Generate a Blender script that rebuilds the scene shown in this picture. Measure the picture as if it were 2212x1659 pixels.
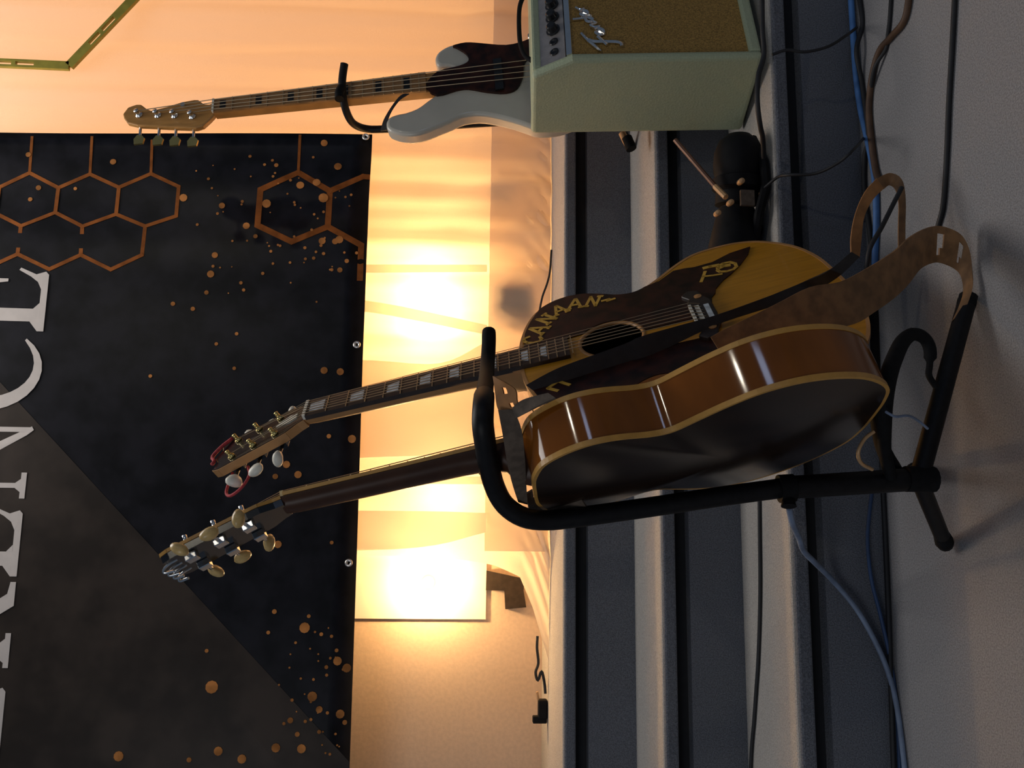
import bpy, bmesh, math, random
from mathutils import Vector, Matrix
random.seed(7)
for o in list(bpy.data.objects): bpy.data.objects.remove(o, do_unlink=True)
SC = bpy.context.scene
COL = SC.collection

# ------------------------------------------------------------------ camera
CH = 0.805                                   # eye height (m)
F_PX = 1820.0                                # focal length for a 2212 px wide frame
YAW, PITCH, ROLL = 0.16496735, -0.06130636, 0.02280441
FW = Vector((math.sin(YAW)*math.cos(PITCH), math.cos(YAW)*math.cos(PITCH), math.sin(PITCH)))
_R = Vector((math.cos(YAW), -math.sin(YAW), 0)); _U = _R.cross(FW)
RT = _R*math.cos(ROLL) + _U*math.sin(ROLL)
UP = -_R*math.sin(ROLL) + _U*math.cos(ROLL)
CAM = Vector((0, 0, CH))
cd = bpy.data.cameras.new('camera'); cam = bpy.data.objects.new('camera', cd); COL.objects.link(cam)
cd.sensor_fit = 'HORIZONTAL'; cd.sensor_width = 36.0; cd.lens = 36.0*F_PX/2212.0
cd.clip_start = 0.02
X_, Y_, Z_ = -UP, RT, -FW                    # the phone was held sideways: picture-left is up
cam.matrix_world = Matrix(((X_.x, Y_.x, Z_.x, CAM.x), (X_.y, Y_.y, Z_.y, CAM.y), (X_.z, Y_.z, Z_.z, CAM.z), (0, 0, 0, 1)))
SC.camera = cam

# ------------------------------------------------------------------ light
w = bpy.data.worlds.new('world'); SC.world = w; w.use_nodes = True
w.node_tree.nodes['Background'].inputs[0].default_value = (0.55, 0.72, 1.0, 1)
w.node_tree.nodes['Background'].inputs[1].default_value = 0.10
def light(name, kind, loc, energy, color, size=0.1, rot=None, sy=None):
    l = bpy.data.lights.new(name, kind); l.energy = energy; l.color = color
    if kind == 'AREA':
        l.size = size
        if sy: l.shape = 'RECTANGLE'; l.size_y = sy
    else: l.shadow_soft_size = size
    o = bpy.data.objects.new(name, l); COL.objects.link(o); o.location = loc
    if rot: o.rotation_euler = rot
    return o
light('ceiling_light_over_steps', 'AREA', (0.7, 2.15, 2.95), 30, (1.0, 0.96, 0.92), 1.2)
light('added_fill_left', 'AREA', (-2.6, -1.6, 2.3), 22, (0.95, 0.97, 1.0), 1.6, (math.radians(62), 0, math.radians(-48)), 1.2)  # added soft fill from the left, no known lamp there
light('ceiling_lamp_behind_camera', 'POINT', (1.78, -1.18, 2.85), 20, (1.0, 0.9, 0.72), 0.055)
light('window_daylight', 'AREA', (2.9, -2.6, 1.55), 4, (0.55, 0.68, 1.0), 0.30, (math.radians(84), 0, math.radians(48)), 0.5)
SC.view_settings.view_transform = 'Standard'; SC.view_settings.look = 'None'
SC.view_settings.gamma = 1.0; SC.view_settings.use_curve_mapping = False
SC.view_settings.exposure = 0.0

# ------------------------------------------------------------------ helpers
def at(px, py, d):                           # point at depth d on the ray of a photo pixel
    return CAM + d*(FW + RT*((1659-py-829.5)/F_PX) - UP*((px-1106)/F_PX))
def onz(px, py, z):
    d = at(px, py, 1)-CAM; return CAM + d*((z-CAM.z)/d.z)
def ony(px, py, y):
    d = at(px, py, 1)-CAM; return CAM + d*(y/d.y)
def onp(px, py, p0, n):
    d = at(px, py, 1)-CAM; return CAM + d*((p0-CAM).dot(n)/d.dot(n))

def mat(name, col, rough=0.5, metal=0.0, var=0.12, scale=30.0, bump=0.0, coat=0.0, col2=None, emit=0.0, spec=0.5, stretch=None, detail=3.0):
    m = bpy.data.materials.new(name); m.use_nodes = True
    nt = m.node_tree; b = nt.nodes['Principled BSDF']
    tc = nt.nodes.new('ShaderNodeTexCoord'); mp = nt.nodes.new('ShaderNodeMapping')
    nt.links.new(tc.outputs['Object'], mp.inputs['Vector'])
    if stretch: mp.inputs['Scale'].default_value = stretch
    nz = nt.nodes.new('ShaderNodeTexNoise'); nz.inputs['Scale'].default_value = scale; nz.inputs['Detail'].default_value = detail
    nt.links.new(mp.outputs['Vector'], nz.inputs['Vector'])
    cr = nt.nodes.new('ShaderNodeValToRGB')
    c2 = col2 or tuple(min(1, c*(1+var)) for c in col)
    c1 = tuple(c*(1-var) for c in col) if not col2 else col
    cr.color_ramp.elements[0].position = 0.36; cr.color_ramp.elements[1].position = 0.64
    cr.color_ramp.elements[0].color = (*c1, 1); cr.color_ramp.elements[1].color = (*c2, 1)
    nt.links.new(nz.outputs['Fac'], cr.inputs['Fac']); nt.links.new(cr.outputs['Color'], b.inputs['Base Color'])
    b.inputs['Roughness'].default_value = rough; b.inputs['Metallic'].default_value = metal
    b.inputs['Specular IOR Level'].default_value = spec
    if coat: b.inputs['Coat Weight'].default_value = coat; b.inputs['Coat Roughness'].default_value = 0.06
    if bump:
        bp = nt.nodes.new('ShaderNodeBump'); bp.inputs['Strength'].default_value = bump; bp.inputs['Distance'].default_value = 0.004
        nt.links.new(nz.outputs['Fac'], bp.inputs['Height']); nt.links.new(bp.outputs['Normal'], b.inputs['Normal'])
    if emit:
        b.inputs['Emission Color'].default_value = (*col, 1); b.inputs['Emission Strength'].default_value = emit
    return m

M = {}
M['shaded_carpet'] = mat('shaded_carpet', (0.14, 0.147, 0.168), 0.95, var=0.3, scale=420, bump=0.5, spec=0.1)  # risers and nosings: the step carpet with shade darkened into its colour
M['floor'] = mat('floor_carpet', (0.27, 0.262, 0.265), 0.95, var=0.22, scale=380, bump=0.4, spec=0.1)
M['tread'] = mat('lit_tread_carpet', (0.41, 0.385, 0.355), 0.95, var=0.2, scale=400, bump=0.4, spec=0.1)  # same step carpet, light from above put into a paler colour
M['shade_groove'] = mat('nosing_shade_black', (0.012, 0.012, 0.014), 0.8, scale=60)  # near-black laid in for the shadow under each nosing
M['wall'] = mat('painted_wall', (0.76, 0.57, 0.42), 0.8, var=0.04, scale=90, bump=0.08)
M['panel'] = mat('white_backing_board', (0.85, 0.8, 0.72), 0.7, var=0.03, scale=12)
M['bracket'] = mat('dark_brown_felt', (0.035, 0.022, 0.015), 0.9, var=0.25, scale=60)
M['vinyl'] = mat('printed_vinyl_black', (0.008, 0.0075, 0.010), 0.36, var=0.5, scale=14, spec=0.22)
M['vinyl_brown'] = mat('printed_vinyl_brown', (0.036, 0.026, 0.020), 0.45, var=0.3, scale=9, spec=0.2)
M['print_white'] = mat('print_white', (0.62, 0.55, 0.50), 0.6, var=0.04)
M['print_orange'] = mat('print_orange', (0.27, 0.082, 0.018), 0.7, var=0.25, scale=25, spec=0.1)
M['print_dot'] = mat('print_amber_dots', (0.46, 0.18, 0.05), 0.7, var=0.4, scale=18, spec=0.1)
M['grommet'] = mat('grommet_metal', (0.85, 0.78, 0.7), 0.3, 0.9, var=0.05)
M['olive'] = mat('olive_green_plastic', (0.30, 0.25, 0.03), 0.55, var=0.12, scale=40)
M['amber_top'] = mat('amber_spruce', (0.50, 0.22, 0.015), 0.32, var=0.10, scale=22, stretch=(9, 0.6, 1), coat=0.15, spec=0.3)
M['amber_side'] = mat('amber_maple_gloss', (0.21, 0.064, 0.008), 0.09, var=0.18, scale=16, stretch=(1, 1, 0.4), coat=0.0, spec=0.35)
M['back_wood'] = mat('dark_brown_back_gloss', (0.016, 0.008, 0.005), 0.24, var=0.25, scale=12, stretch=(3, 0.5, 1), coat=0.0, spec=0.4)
M['cream'] = mat('aged_cream_binding', (0.55, 0.28, 0.055), 0.4, var=0.08, scale=60)
M['tort'] = mat('tortoise_pickguard', (0.010, 0.003, 0.002), 0.4, col2=(0.042, 0.010, 0.005), scale=38, spec=0.25)
M['gold'] = mat('gold_lettering', (0.62, 0.36, 0.05), 0.45, var=0.1)
M['ebony'] = mat('dark_fretboard', (0.025, 0.014, 0.010), 0.45, var=0.3, scale=50, stretch=(6, 1, 1))
M['fret'] = mat('nickel_fret', (0.52, 0.38, 0.22), 0.35, 0.7, var=0.05)
M['pearl'] = mat('pearl_inlay', (0.50, 0.55, 0.58), 0.3, var=0.25, scale=90)
M['bone'] = mat('bone_white', (0.78, 0.74, 0.62), 0.4, var=0.05)
M['neck_dark'] = mat('dark_mahogany_neck', (0.055, 0.022, 0.010), 0.4, var=0.2, scale=18, spec=0.3)
M['neck_rim'] = mat('tan_headstock_edge', (0.46, 0.23, 0.08), 0.4, var=0.1, scale=20)
M['black_gloss'] = mat('black_lacquer', (0.006, 0.006, 0.007), 0.2, var=0.3, coat=0.4)
M['brass'] = mat('gold_tuner_metal', (0.72, 0.55, 0.2), 0.25, 0.95, var=0.05)
M['chrome'] = mat('chrome', (0.75, 0.75, 0.74), 0.18, 1.0, var=0.04)
M['button'] = mat('cream_tuner_button', (0.62, 0.42, 0.16), 0.35, var=0.12, scale=120)
M['string'] = mat('bronze_string', (0.45, 0.33, 0.2), 0.35, 0.8, var=0.05)
M['red'] = mat('red_cord', (0.40, 0.035, 0.04), 0.8, var=0.25, scale=200)
M['tan'] = mat('tan_leather', (0.34, 0.15, 0.045), 0.6, var=0.2, scale=45, bump=0.15)
M['leather'] = mat('brown_leather', (0.22, 0.11, 0.042), 0.6, var=0.25, scale=45, bump=0.15)
M['leather_dark'] = mat('black_leather', (0.012, 0.010, 0.011), 0.45, var=0.3, scale=70, bump=0.1)
M['leather_grey'] = mat('grey_brown_suede', (0.11, 0.082, 0.06), 0.9, var=0.2, scale=90, bump=0.2)
M['stand'] = mat('black_stand_steel', (0.005, 0.0045, 0.005), 0.5, var=0.3, scale=90, spec=0.25)
M['rubber'] = mat('black_rubber', (0.005, 0.005, 0.0055), 0.8, var=0.3, scale=90, spec=0.2)
M['seafoam'] = mat('seafoam_tolex', (0.40, 0.45, 0.295), 0.6, var=0.06, scale=260, bump=0.25)
M['grille'] = mat('wheat_grille_cloth', (0.34, 0.20, 0.05), 0.85, var=0.35, scale=300, bump=0.4)
M['panelmetal'] = mat('brushed_panel', (0.42, 0.38, 0.36), 0.35, 0.6, var=0.1, scale=60)
M['knob'] = mat('black_knob', (0.008, 0.008, 0.009), 0.3, var=0.2)
M['bass_white'] = mat('aged_white_lacquer', (0.50, 0.47, 0.40), 0.35, var=0.05, scale=10, coat=0.3)
M['maple'] = mat('maple_neck', (0.46, 0.22, 0.055), 0.4, var=0.12, scale=20, stretch=(6, 1, 1))
M['maple_fb'] = mat('maple_fretboard', (0.34, 0.17, 0.06), 0.45, var=0.2, scale=30, stretch=(6, 1, 1))
M['cable_black'] = mat('black_cable', (0.010, 0.010, 0.012), 0.6, var=0.3)
M['cable_blue'] = mat('blue_cable', (0.06, 0.17, 0.42), 0.55, var=0.2)
M['cable_navy'] = mat('navy_cable', (0.02, 0.05, 0.13), 0.55, var=0.2)
M['cable_pale'] = mat('pale_blue_cable', (0.17, 0.22, 0.32), 0.55, var=0.2)
M['cable_brown'] = mat('brown_cable', (0.09, 0.045, 0.022), 0.6, var=0.25)
M['gear'] = mat('black_gear', (0.005, 0.005, 0.006), 0.7, var=0.3, spec=0.2)
M['copper'] = mat('copper_rod', (0.16, 0.07, 0.035), 0.4, 0.4, var=0.15)
M['tanmetal'] = mat('tan_metal', (0.55, 0.33, 0.16), 0.4, 0.2, var=0.1)
M['bulb'] = mat('glowing_bulb', (1.0, 0.72, 0.36), 0.5, var=0.0, emit=30)
def fabric_mat():
    m = bpy.data.materials.new('sheer_white_curtain'); m.use_nodes = True; nt = m.node_tree
    nt.nodes.remove(nt.nodes['Principled BSDF']); out = nt.nodes['Material Output']
    d = nt.nodes.new('ShaderNodeBsdfDiffuse'); t = nt.nodes.new('ShaderNodeBsdfTranslucent'); a = nt.nodes.new('ShaderNodeMixShader')
    tp = nt.nodes.new('ShaderNodeBsdfTransparent'); a2 = nt.nodes.new('ShaderNodeMixShader')
    nz = nt.nodes.new('ShaderNodeTexNoise'); nz.inputs['Scale'].default_value = 500
    cr = nt.nodes.new('ShaderNodeValToRGB'); cr.color_ramp.elements[0].color = (0.74, 0.66, 0.58, 1); cr.color_ramp.elements[1].color = (0.84, 0.76, 0.68, 1)
    nt.links.new(nz.outputs['Fac'], cr.inputs['Fac']); nt.links.new(cr.outputs['Color'], d.inputs['Color']); nt.links.new(cr.outputs['Color'], t.inputs['Color'])
    a.inputs[0].default_value = 0.62
    nt.links.new(d.outputs[0], a.inputs[1]); nt.links.new(t.outputs[0], a.inputs[2])
    a2.inputs[0].default_value = 0.02
    nt.links.new(a.outputs[0], a2.inputs[1]); nt.links.new(tp.outputs[0], a2.inputs[2]); nt.links.new(a2.outputs[0], out.inputs['Surface'])
    return m
M['fabric'] = fabric_mat()
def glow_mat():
    m = mat('added_glow_board', (0.9, 0.8, 0.65), 0.8, var=0.02)
    b = m.node_tree.nodes['Principled BSDF']; b.inputs['Emission Color'].default_value = (1.0, 0.475, 0.165, 1); b.inputs['Emission Strength'].default_value = 1.15  # added emission stands in for lamplight on the board
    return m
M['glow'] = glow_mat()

def mk(name, verts, faces, m, parent=None, smooth=False):
    me = bpy.data.meshes.new(name); me.from_pydata([tuple(v) for v in verts], [], faces); me.update()
    bm = bmesh.new(); bm.from_mesh(me); bmesh.ops.recalc_face_normals(bm, faces=bm.faces); bm.to_mesh(me); bm.free()
    if smooth:
        for p in me.polygons: p.use_smooth = True
    me.materials.append(m if not isinstance(m, str) else M[m])
    o = bpy.data.objects.new(name, me); COL.objects.link(o)
    if parent: o.parent = parent
    return o
def smooth_angle(o, ang=40):
    bm = bmesh.new(); bm.from_mesh(o.data)
    for e in bm.edges:
        if len(e.link_faces) == 2 and e.calc_face_angle(0) > math.radians(ang): e.smooth = False
    for f in bm.faces: f.smooth = True
    bm.to_mesh(o.data); bm.free(); return o
def bevel(o, wdt=0.003, seg=2):
    md = o.modifiers.new('bevel', 'BEVEL'); md.width = wdt; md.segments = seg; md.limit_method = 'ANGLE'; md.angle_limit = math.radians(35); return o
class G:                                      # geometry collector for one mesh
    def __init__(s): s.v = []; s.f = []
    def add(s, v, f):
        n = len(s.v); s.v += [Vector(q) for q in v]; s.f += [tuple(i+n for i in q) for q in f]; return s
    def box(s, a, b, T=None):
        (x0, y0, z0), (x1, y1, z1) = a, b
        v = [Vector(q) for q in ((x0, y0, z0), (x1, y0, z0), (x1, y1, z0), (x0, y1, z0), (x0, y0, z1), (x1, y0, z1), (x1, y1, z1), (x0, y1, z1))]
        if T: v = [T(q) for q in v]
        return s.add(v, [(0, 3, 2, 1), (4, 5, 6, 7), (0, 1, 5, 4), (1, 2, 6, 5), (2, 3, 7, 6), (3, 0, 4, 7)])
    def prism(s, poly, z0, z1, T=None):       # poly in xy, extruded in z
        n = len(poly); v = [Vector((p[0], p[1], z0)) for p in poly] + [Vector((p[0], p[1], z1)) for p in poly]
        if T: v = [T(q) for q in v]
        return s.add(v, [tuple(range(n-1, -1, -1)), tuple(range(n, 2*n))] + [(i, (i+1) % n, n+(i+1) % n, n+i) for i in range(n)])
    def tube(s, pts, r, n=10, caps=True):
        pts = [Vector(p) for p in pts]; R = r if isinstance(r, (list, tuple)) else [r]*len(pts)
        t0 = (pts[1]-pts[0]).normalized(); nn = t0.orthogonal().normalized(); v = []; f = []
        for i, p in enumerate(pts):
            t = ((pts[min(i+1, len(pts)-1)]-p).normalized() + (p-pts[max(i-1, 0)]).normalized()).normalized() if 0 < i < len(pts)-1 else ((pts[1]-pts[0]) if i == 0 else (pts[-1]-pts[-2])).normalized()
            nn = (nn - t*nn.dot(t)).normalized(); b = t.cross(nn)
            for k in range(n):
                a = 2*math.pi*k/n; v.append(p + (nn*math.cos(a) + b*math.sin(a))*R[i])
        for i in range(len(pts)-1):
            for k in range(n): f.append((i*n+k, i*n+(k+1) % n, (i+1)*n+(k+1) % n, (i+1)*n+k))
        if caps: f.append(tuple(range(n-1, -1, -1))); f.append(tuple(range((len(pts)-1)*n, len(pts)*n)))
        return s.add(v, f)
    def lathe(s, o, ax, prof, n=20, sx=1.0, ref=None):   # prof [(r, h)] about axis ax at o
        ax = Vector(ax).normalized(); u = (Vector(ref)-ax*Vector(ref).dot(ax)).normalized() if ref else ax.orthogonal().normalized(); wv = ax.cross(u); v = []; f = []
        for r, h in prof:
            for k in range(n):
                a = 2*math.pi*k/n; v.append(Vector(o) + ax*h + u*(r*sx*math.cos(a)) + wv*(r*math.sin(a)))
        for i in range(len(prof)-1):
            for k in range(n): f.append((i*n+k, i*n+(k+1) % n, (i+1)*n+(k+1) % n, (i+1)*n+k))
        f.append(tuple(range(n-1, -1, -1))); f.append(tuple(range((len(prof)-1)*n, len(prof)*n)))
        return s.add(v, f)
    def obj(s, name, m, parent=None, smooth=False): return mk(name, s.v, s.f, m, parent, smooth)
def crom(P, n=8):
    P = [Vector(p) for p in P]; Q = [2*P[0]-P[1]] + P + [2*P[-1]-P[-2]]; o = []
    for i in range(1, len(Q)-2):
        a, b, c, d = Q[i-1:i+3]
        for k in range(n):
            t = k/n; o.append(0.5*((2*b)+(c-a)*t+(2*a-5*b+4*c-d)*t*t+(3*b-a-3*c+d)*t**3))
    o.append(P[-1]); return o
def tag(o, label, cat, group=None):
    o['label'] = label; o['category'] = cat
    if group: o['group'] = group
    return o
def thing(name, label, cat, loc=(0, 0, 0), group=None):
    o = bpy.data.objects.new(name, None); o.empty_display_size = 0.05; COL.objects.link(o); o.location = loc
    return tag(o, label, cat, group)
def struct(o): o['kind'] = 'structure'; return o
def wparent(o, p):                            # parent keeping world coordinates (unscaled, unrotated empties)
    o.parent = p; o.matrix_parent_inverse = Matrix.Translation(-Vector(p.location)); return o

# ------------------------------------------------------------------ structure
D, RS, TD = 2.1265, 0.1795, 0.2807
WY = 2.655
XL, XR = -1.6, 2.6
struct(G().box((XL, -1.2, -0.05), (XR, D-2*TD+0.05, 0)).obj('floor', 'floor'))
for i, lvl in enumerate((1, 2, 3)):           # carpeted steps with an overhanging nosing and the shade under it built as a black recess
    y0 = D-(3-lvl)*TD; y1 = WY if lvl == 3 else y0+TD+0.06
    z = lvl*RS
    s = struct(G().box((XL, y0+0.004, z-RS), (XR, y1, z-0.062)).obj('floor_step', 'shaded_carpet'))
    if lvl > 1: s.name = 'floor_step.%03d' % (lvl-1)
    G().box((XL, y0+0.036, z-0.0625), (XR, y1, z-0.0295)).obj('shade_groove', 'shade_groove', s)
    t = G().box((XL, y0+0.010, z-0.028), (XR, y1, z)).obj('tread', 'tread', s)
    bevel(t, 0.006, 2)
    bevel(G().box((XL, y0, z-0.031), (XR, y0+0.011, z-0.003)).obj('nosing', 'shaded_carpet', s), 0.005, 2)
struct(G().box((XL, WY, 0.0), (XR, WY+0.1, 3.1)).obj('wall_back', 'wall'))

# wall board, made to glow by itself behind the curtain: bottom edge and left edge show in the photo
PY = 2.625
pz = ony(1050, 1290, PY).z; pxl = ony(900, 1337, PY).x
pxc = ony(900, 1196, PY).x
board = G().box((pxc, PY, ony(1128, 800, PY).z), (XR-0.02, WY-0.001, 2.6)).obj('added_glow_panel', 'glow')
YB = WY-0.007
bd2 = G().box((ony(900, 1337, YB).x, YB, ony(1050, 1290, YB).z), (pxc-0.001, WY-0.0005, 2.6)).obj('backing_board', 'panel')
tag(bd2, 'white backing board beyond the curtain edge, lit white by a bare lamp', 'board')
tag(board, 'added warm glowing panel behind the white curtain, standing in for its backlight', 'light panel')

def bracket(name, pts, y0, y1, label):
    P = [ony(x, y, y0) for x, y in pts]
    o = G().prism([(p.x, p.z) for p in P], 0, y1-y0, lambda q: Vector((q.x, y0+q.z, q.y))).obj(name, 'bracket')
    return tag(o, label, 'patch', 'dark felt pieces under the light panel')
bracket('felt_patch', [(1051, 1233), (1134, 1251), (1131, 1275), (1137, 1312), (1092, 1316), (1090, 1276), (1050, 1275)], 2.630, 2.653, 'dark brown step-shaped felt piece under the bright panel, outside the curtain')
bracket('felt_patch', [(1058, 612), (1146, 618), (1150, 690), (1112, 714), (1060, 690)], 2.456, 2.462, 'large grey felt piece seen through the curtain above the dark guitar')
bracket('felt_patch', [(1062, 402), (1078, 412), (1105, 437), (1062, 437)], 2.456, 2.462, 'small triangular felt piece seen through the curtain')

def wall_lamp(px, py, y, energy, label, r=0.018):
    p = ony(px, py, y); t = thing('wall_lamp', label, 'lamp', p, 'lamps behind the curtain')
    wparent(G().lathe(p, (0, 1, 0), [(0.0005, -r), (r*0.7, -r*0.7), (r, 0), (r*0.8, r*0.6), (r*0.5, r*1.1)], 16).obj('bulb', 'bulb', None, True), t)
    wparent(G().lathe(p+Vector((0, r*1.1, 0)), (0, 1, 0), [(r*0.5, 0), (r*0.5, 0.008), (r*0.6, 0.010), (r*0.6, max(0.012, WY-0.008-y-r*1.1))], 16).obj('socket', 'bone'), t)
    l = light('bulb_light', 'POINT', p+Vector((0, -r-0.004, 0)), energy, (1.0, 0.62, 0.26), r); l.parent = t; l.matrix_parent_inverse = Matrix.Translation(-p)
wall_lamp(925, 1258, 2.60, 10.0, 'bare glowing lamp left of the curtain edge, nearest the plain wall')
wall_lamp(930, 640, 2.565, 4.6, 'glowing lamp behind the curtain right of the amber guitar neck, upper of two')
wall_lamp(930, 725, 2.565, 4.6, 'glowing lamp behind the curtain right above the amber guitar neck')
wall_lamp(960, 1062, 2.565, 2.6, 'glowing lamp behind the curtain below the dark guitar neck')

# sheer curtain with vertical folds, its lower left corner drawn out along the ledge
FY = 2.440
def curtain():
    left = [(-160, 1196), (400, 1198), (760, 1200), (930, 1203), (1050, 1217), (1095, 1233), (1128, 1252), (1150, 1310), (1166, 1370), (1180, 1442)]
    hem = [(1184, 1446), (1186, 1380), (1190, 1300), (1193, 1200), (1190, 1100), (1194, 1000), (1190, 900), (1192, 800), (1188, 700), (1194, 600), (1188, 500), (1196, 420), (1190, 330), (1196, 240), (1190, 120), (1196, 20), (1192, -120), (1194, -260)]
    L = [ony(x, y, FY) for x, y in left]; H = [ony(x, y, FY) for x, y in hem]
    Lc = crom(L, 6); ztop = 2.62
    xr = H[-1].x
    Hc = crom(H, 6)
    nx, nz = 150, 46; v = []; f = []
    def hemz(x):
        for a, b in zip(Hc, Hc[1:]):
            if a.x <= x <= b.x: return a.z+(b.z-a.z)*(x-a.x)/(b.x-a.x+1e-9)
        return Hc[-1].z
    def leftx(z):
        for a, b in zip(Lc, Lc[1:]):
            if b.z <= z <= a.z: return a.x+(b.x-a.x)*(a.z-z)/(a.z-b.z+1e-9)
        return Lc[0].x if z > Lc[0].z else Lc[-1].x
    x00 = Lc[0].x
    for j in range(nz+1):
        tz = j/nz
        for i in range(nx+1):
            s = i/nx; z = ztop+(0.5515-ztop)*tz**0.8
            xl = leftx(z); x = xl+(xr-xl)*s
            if j == nz: z = max(0.541, hemz(x))
            u = x
            low = max(0, (1.0-z)/0.45)
            d = 0.011*math.sin(u*23+0.8*math.sin(z*2.1))+0.007*math.sin(u*47+1.3+1.2*math.sin(z*3.3+u))+0.004*math.sin(u*90+2*z)
            d += low*(0.008*math.sin(u*31+z*17)+0.006*math.sin(u*13-z*23))
            if u > 0.95 and z > 0.8: d *= 0.75
            d *= min(1, 0.25+(u-xl)*3)
            v.append((x, FY+d, z))
    for j in range(nz):
        for i in range(nx):
            a = j*(nx+1)+i; f.append((a, a+1, a+nx+2, a+nx+1))
    o = mk('sheer_curtain', v, f, 'fabric', None, True)
    zb = ony(1053, 800, FY).z; v2 = []; f2 = []; n2 = 110; x0 = ony(1050, 1190, FY).x   # double-layer hem band
    for j in range(7):
        for i in range(n2+1):
            x = x0+(xr-x0)*i/n2; z = zb+(max(0.543, hemz(x))-zb)*j/6
            low = max(0, (1.0-z)/0.45)
            d = 0.011*math.sin(x*23+0.8*math.sin(z*2.1))+0.007*math.sin(x*47+1.3+1.2*math.sin(z*3.3+x))+0.004*math.sin(x*90+2*z)+low*(0.008*math.sin(x*31+z*17)+0.006*math.sin(x*13-z*23))
            v2.append((x, FY+d-0.004, z))
    for j in range(6):
        for i in range(n2): a = j*(n2+1)+i; f2.append((a, a+1, a+n2+2, a+n2+1))
    mk('hem_band', v2, f2, 'fabric', o, True)
    for P in ([(600, 570), (1052, 571), (1052, 587), (600, 590)], [(600, 625), (780, 648), (900, 668), (1052, 702), (1052, 724), (900, 692), (780, 672), (600, 660)],
              [(600, 775), (800, 778), (950, 784), (1052, 738), (1052, 850), (1052, 966), (800, 988), (600, 994)], [(600, 1030), (1048, 1029), (1048, 1046), (600, 1044)], [(600, 1102), (900, 1104), (1050, 1108), (1050, 1150), (900, 1183), (600, 1194)]):
        Q = [ony(a, b, FY-0.03) for a, b in P]; n3 = len(Q); h3 = n3//2; top = Q[:h3]; bot = list(reversed(Q[h3:])); v3 = []; f3 = []
        for r in range(5):
            for a, b in zip(crom(top, 5), crom(bot, 5)): q = a.lerp(b, r/4); v3.append((q.x, FY-0.030+0.004*math.sin(q.x*40+q.z*3), q.z))
        m3 = len(v3)//5
        for r in range(4):
            for i in range(m3-1): f3.append((r*m3+i, r*m3+i+1, (r+1)*m3+i+1, (r+1)*m3+i))
        mk('pleat', v3, f3, 'fabric', o, True)
    tag(o, 'sheer white curtain glowing peach with backlight, pooled along the top step', 'curtain')
    return o
curtain()

# ------------------------------------------------------------------ banner
BY = 2.386
def bdef(x, z):                                # gentle ripples of the vinyl
    k = max(0, min(1, (x-0.35)/0.6)); return 0.007*math.sin(x*11+z*1.5)*k + 0.004*math.sin(x*26-z*1.2)*k*k + 0.006*math.sin(x*3.6-z*4.2)
ban = thing('banner', 'black vinyl banner with orange hexagons, white capital letters and brass eyelets', 'banner', (0.3, BY, 1.08))
def bquad():
    v = []; f = []; nx, nz = 60, 24
    for j in range(nz+1):
        t = j/nz
        for i in range(nx+1):
            s = i/nx; xr = 1.146-0.037*t*1.45; x = -1.25+(xr+1.25)*s
            zb = 1.070+0.015*min(1, max(0, (x+1.0)/1.5)); z = zb+(2.62-zb)*t
            v.append((x, BY+bdef(x, z), z))
    n = len(v); v += [(a, b+0.0012, c) for a, b, c in v]
    for j in range(nz):
        for i in range(nx):
            a = j*(nx+1)+i; f.append((a, a+1, a+nx+2, a+nx+1)); f.append((a+n, a+nx+1+n, a+nx+2+n, a+1+n))
    W = nx+1
    for i in range(nx): f += [(i, i+n, i+1+n, i+1), (nz*W+i, nz*W+i+1, nz*W+i+1+n, nz*W+i+n)]
    for j in range(nz): f += [(j*W, (j+1)*W, (j+1)*W+n, j*W+n), (j*W+nx, j*W+nx+n, (j+1)*W+nx+n, (j+1)*W+nx)]
    return wparent(mk('sheet', v, f, 'vinyl', None, True), ban)
bquad()
def bpt(px, py, off=0.0012):
    p = ony(px, py, BY); return Vector((p.x, BY+bdef(p.x, p.z)-off, p.z))
def bset(q, off): return Vector((q[0], BY+bdef(q[0], q[1])-off, q[1]))
def flatpoly(g, P, off, th=0.0006):            # P: list of (x,z) on the banner
    n = len(P); v = [bset(p, off) for p in P] + [bset(p, off-th) for p in P]
    g.add(v, [tuple(range(n)), tuple(range(2*n-1, n-1, -1))] + [(i, (i+1) % n, n+(i+1) % n, n+i) for i in range(n)])
def bline(g, pts, wpx, off=0.0014):
    for (a, b) in zip(pts, pts[1:]):
        p = ony(*a, BY); q = ony(*b, BY); d = Vector((q.x-p.x, q.z-p.z)); l = d.length; d /= l; nrm = Vector((-d.y, d.x))*(wpx*0.00066)
        k = max(1, int(l/0.06)); e = d*wpx*0.0004
        s = Vector((p.x, p.z))-e; t = Vector((q.x, q.z))+e
        for i in range(k):
            u0 = s.lerp(t, i/k); u1 = s.lerp(t, (i+1)/k)
            flatpoly(g, [tuple(u0+nrm), tuple(u1+nrm), tuple(u1-nrm), tuple(u0-nrm)], off)
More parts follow.
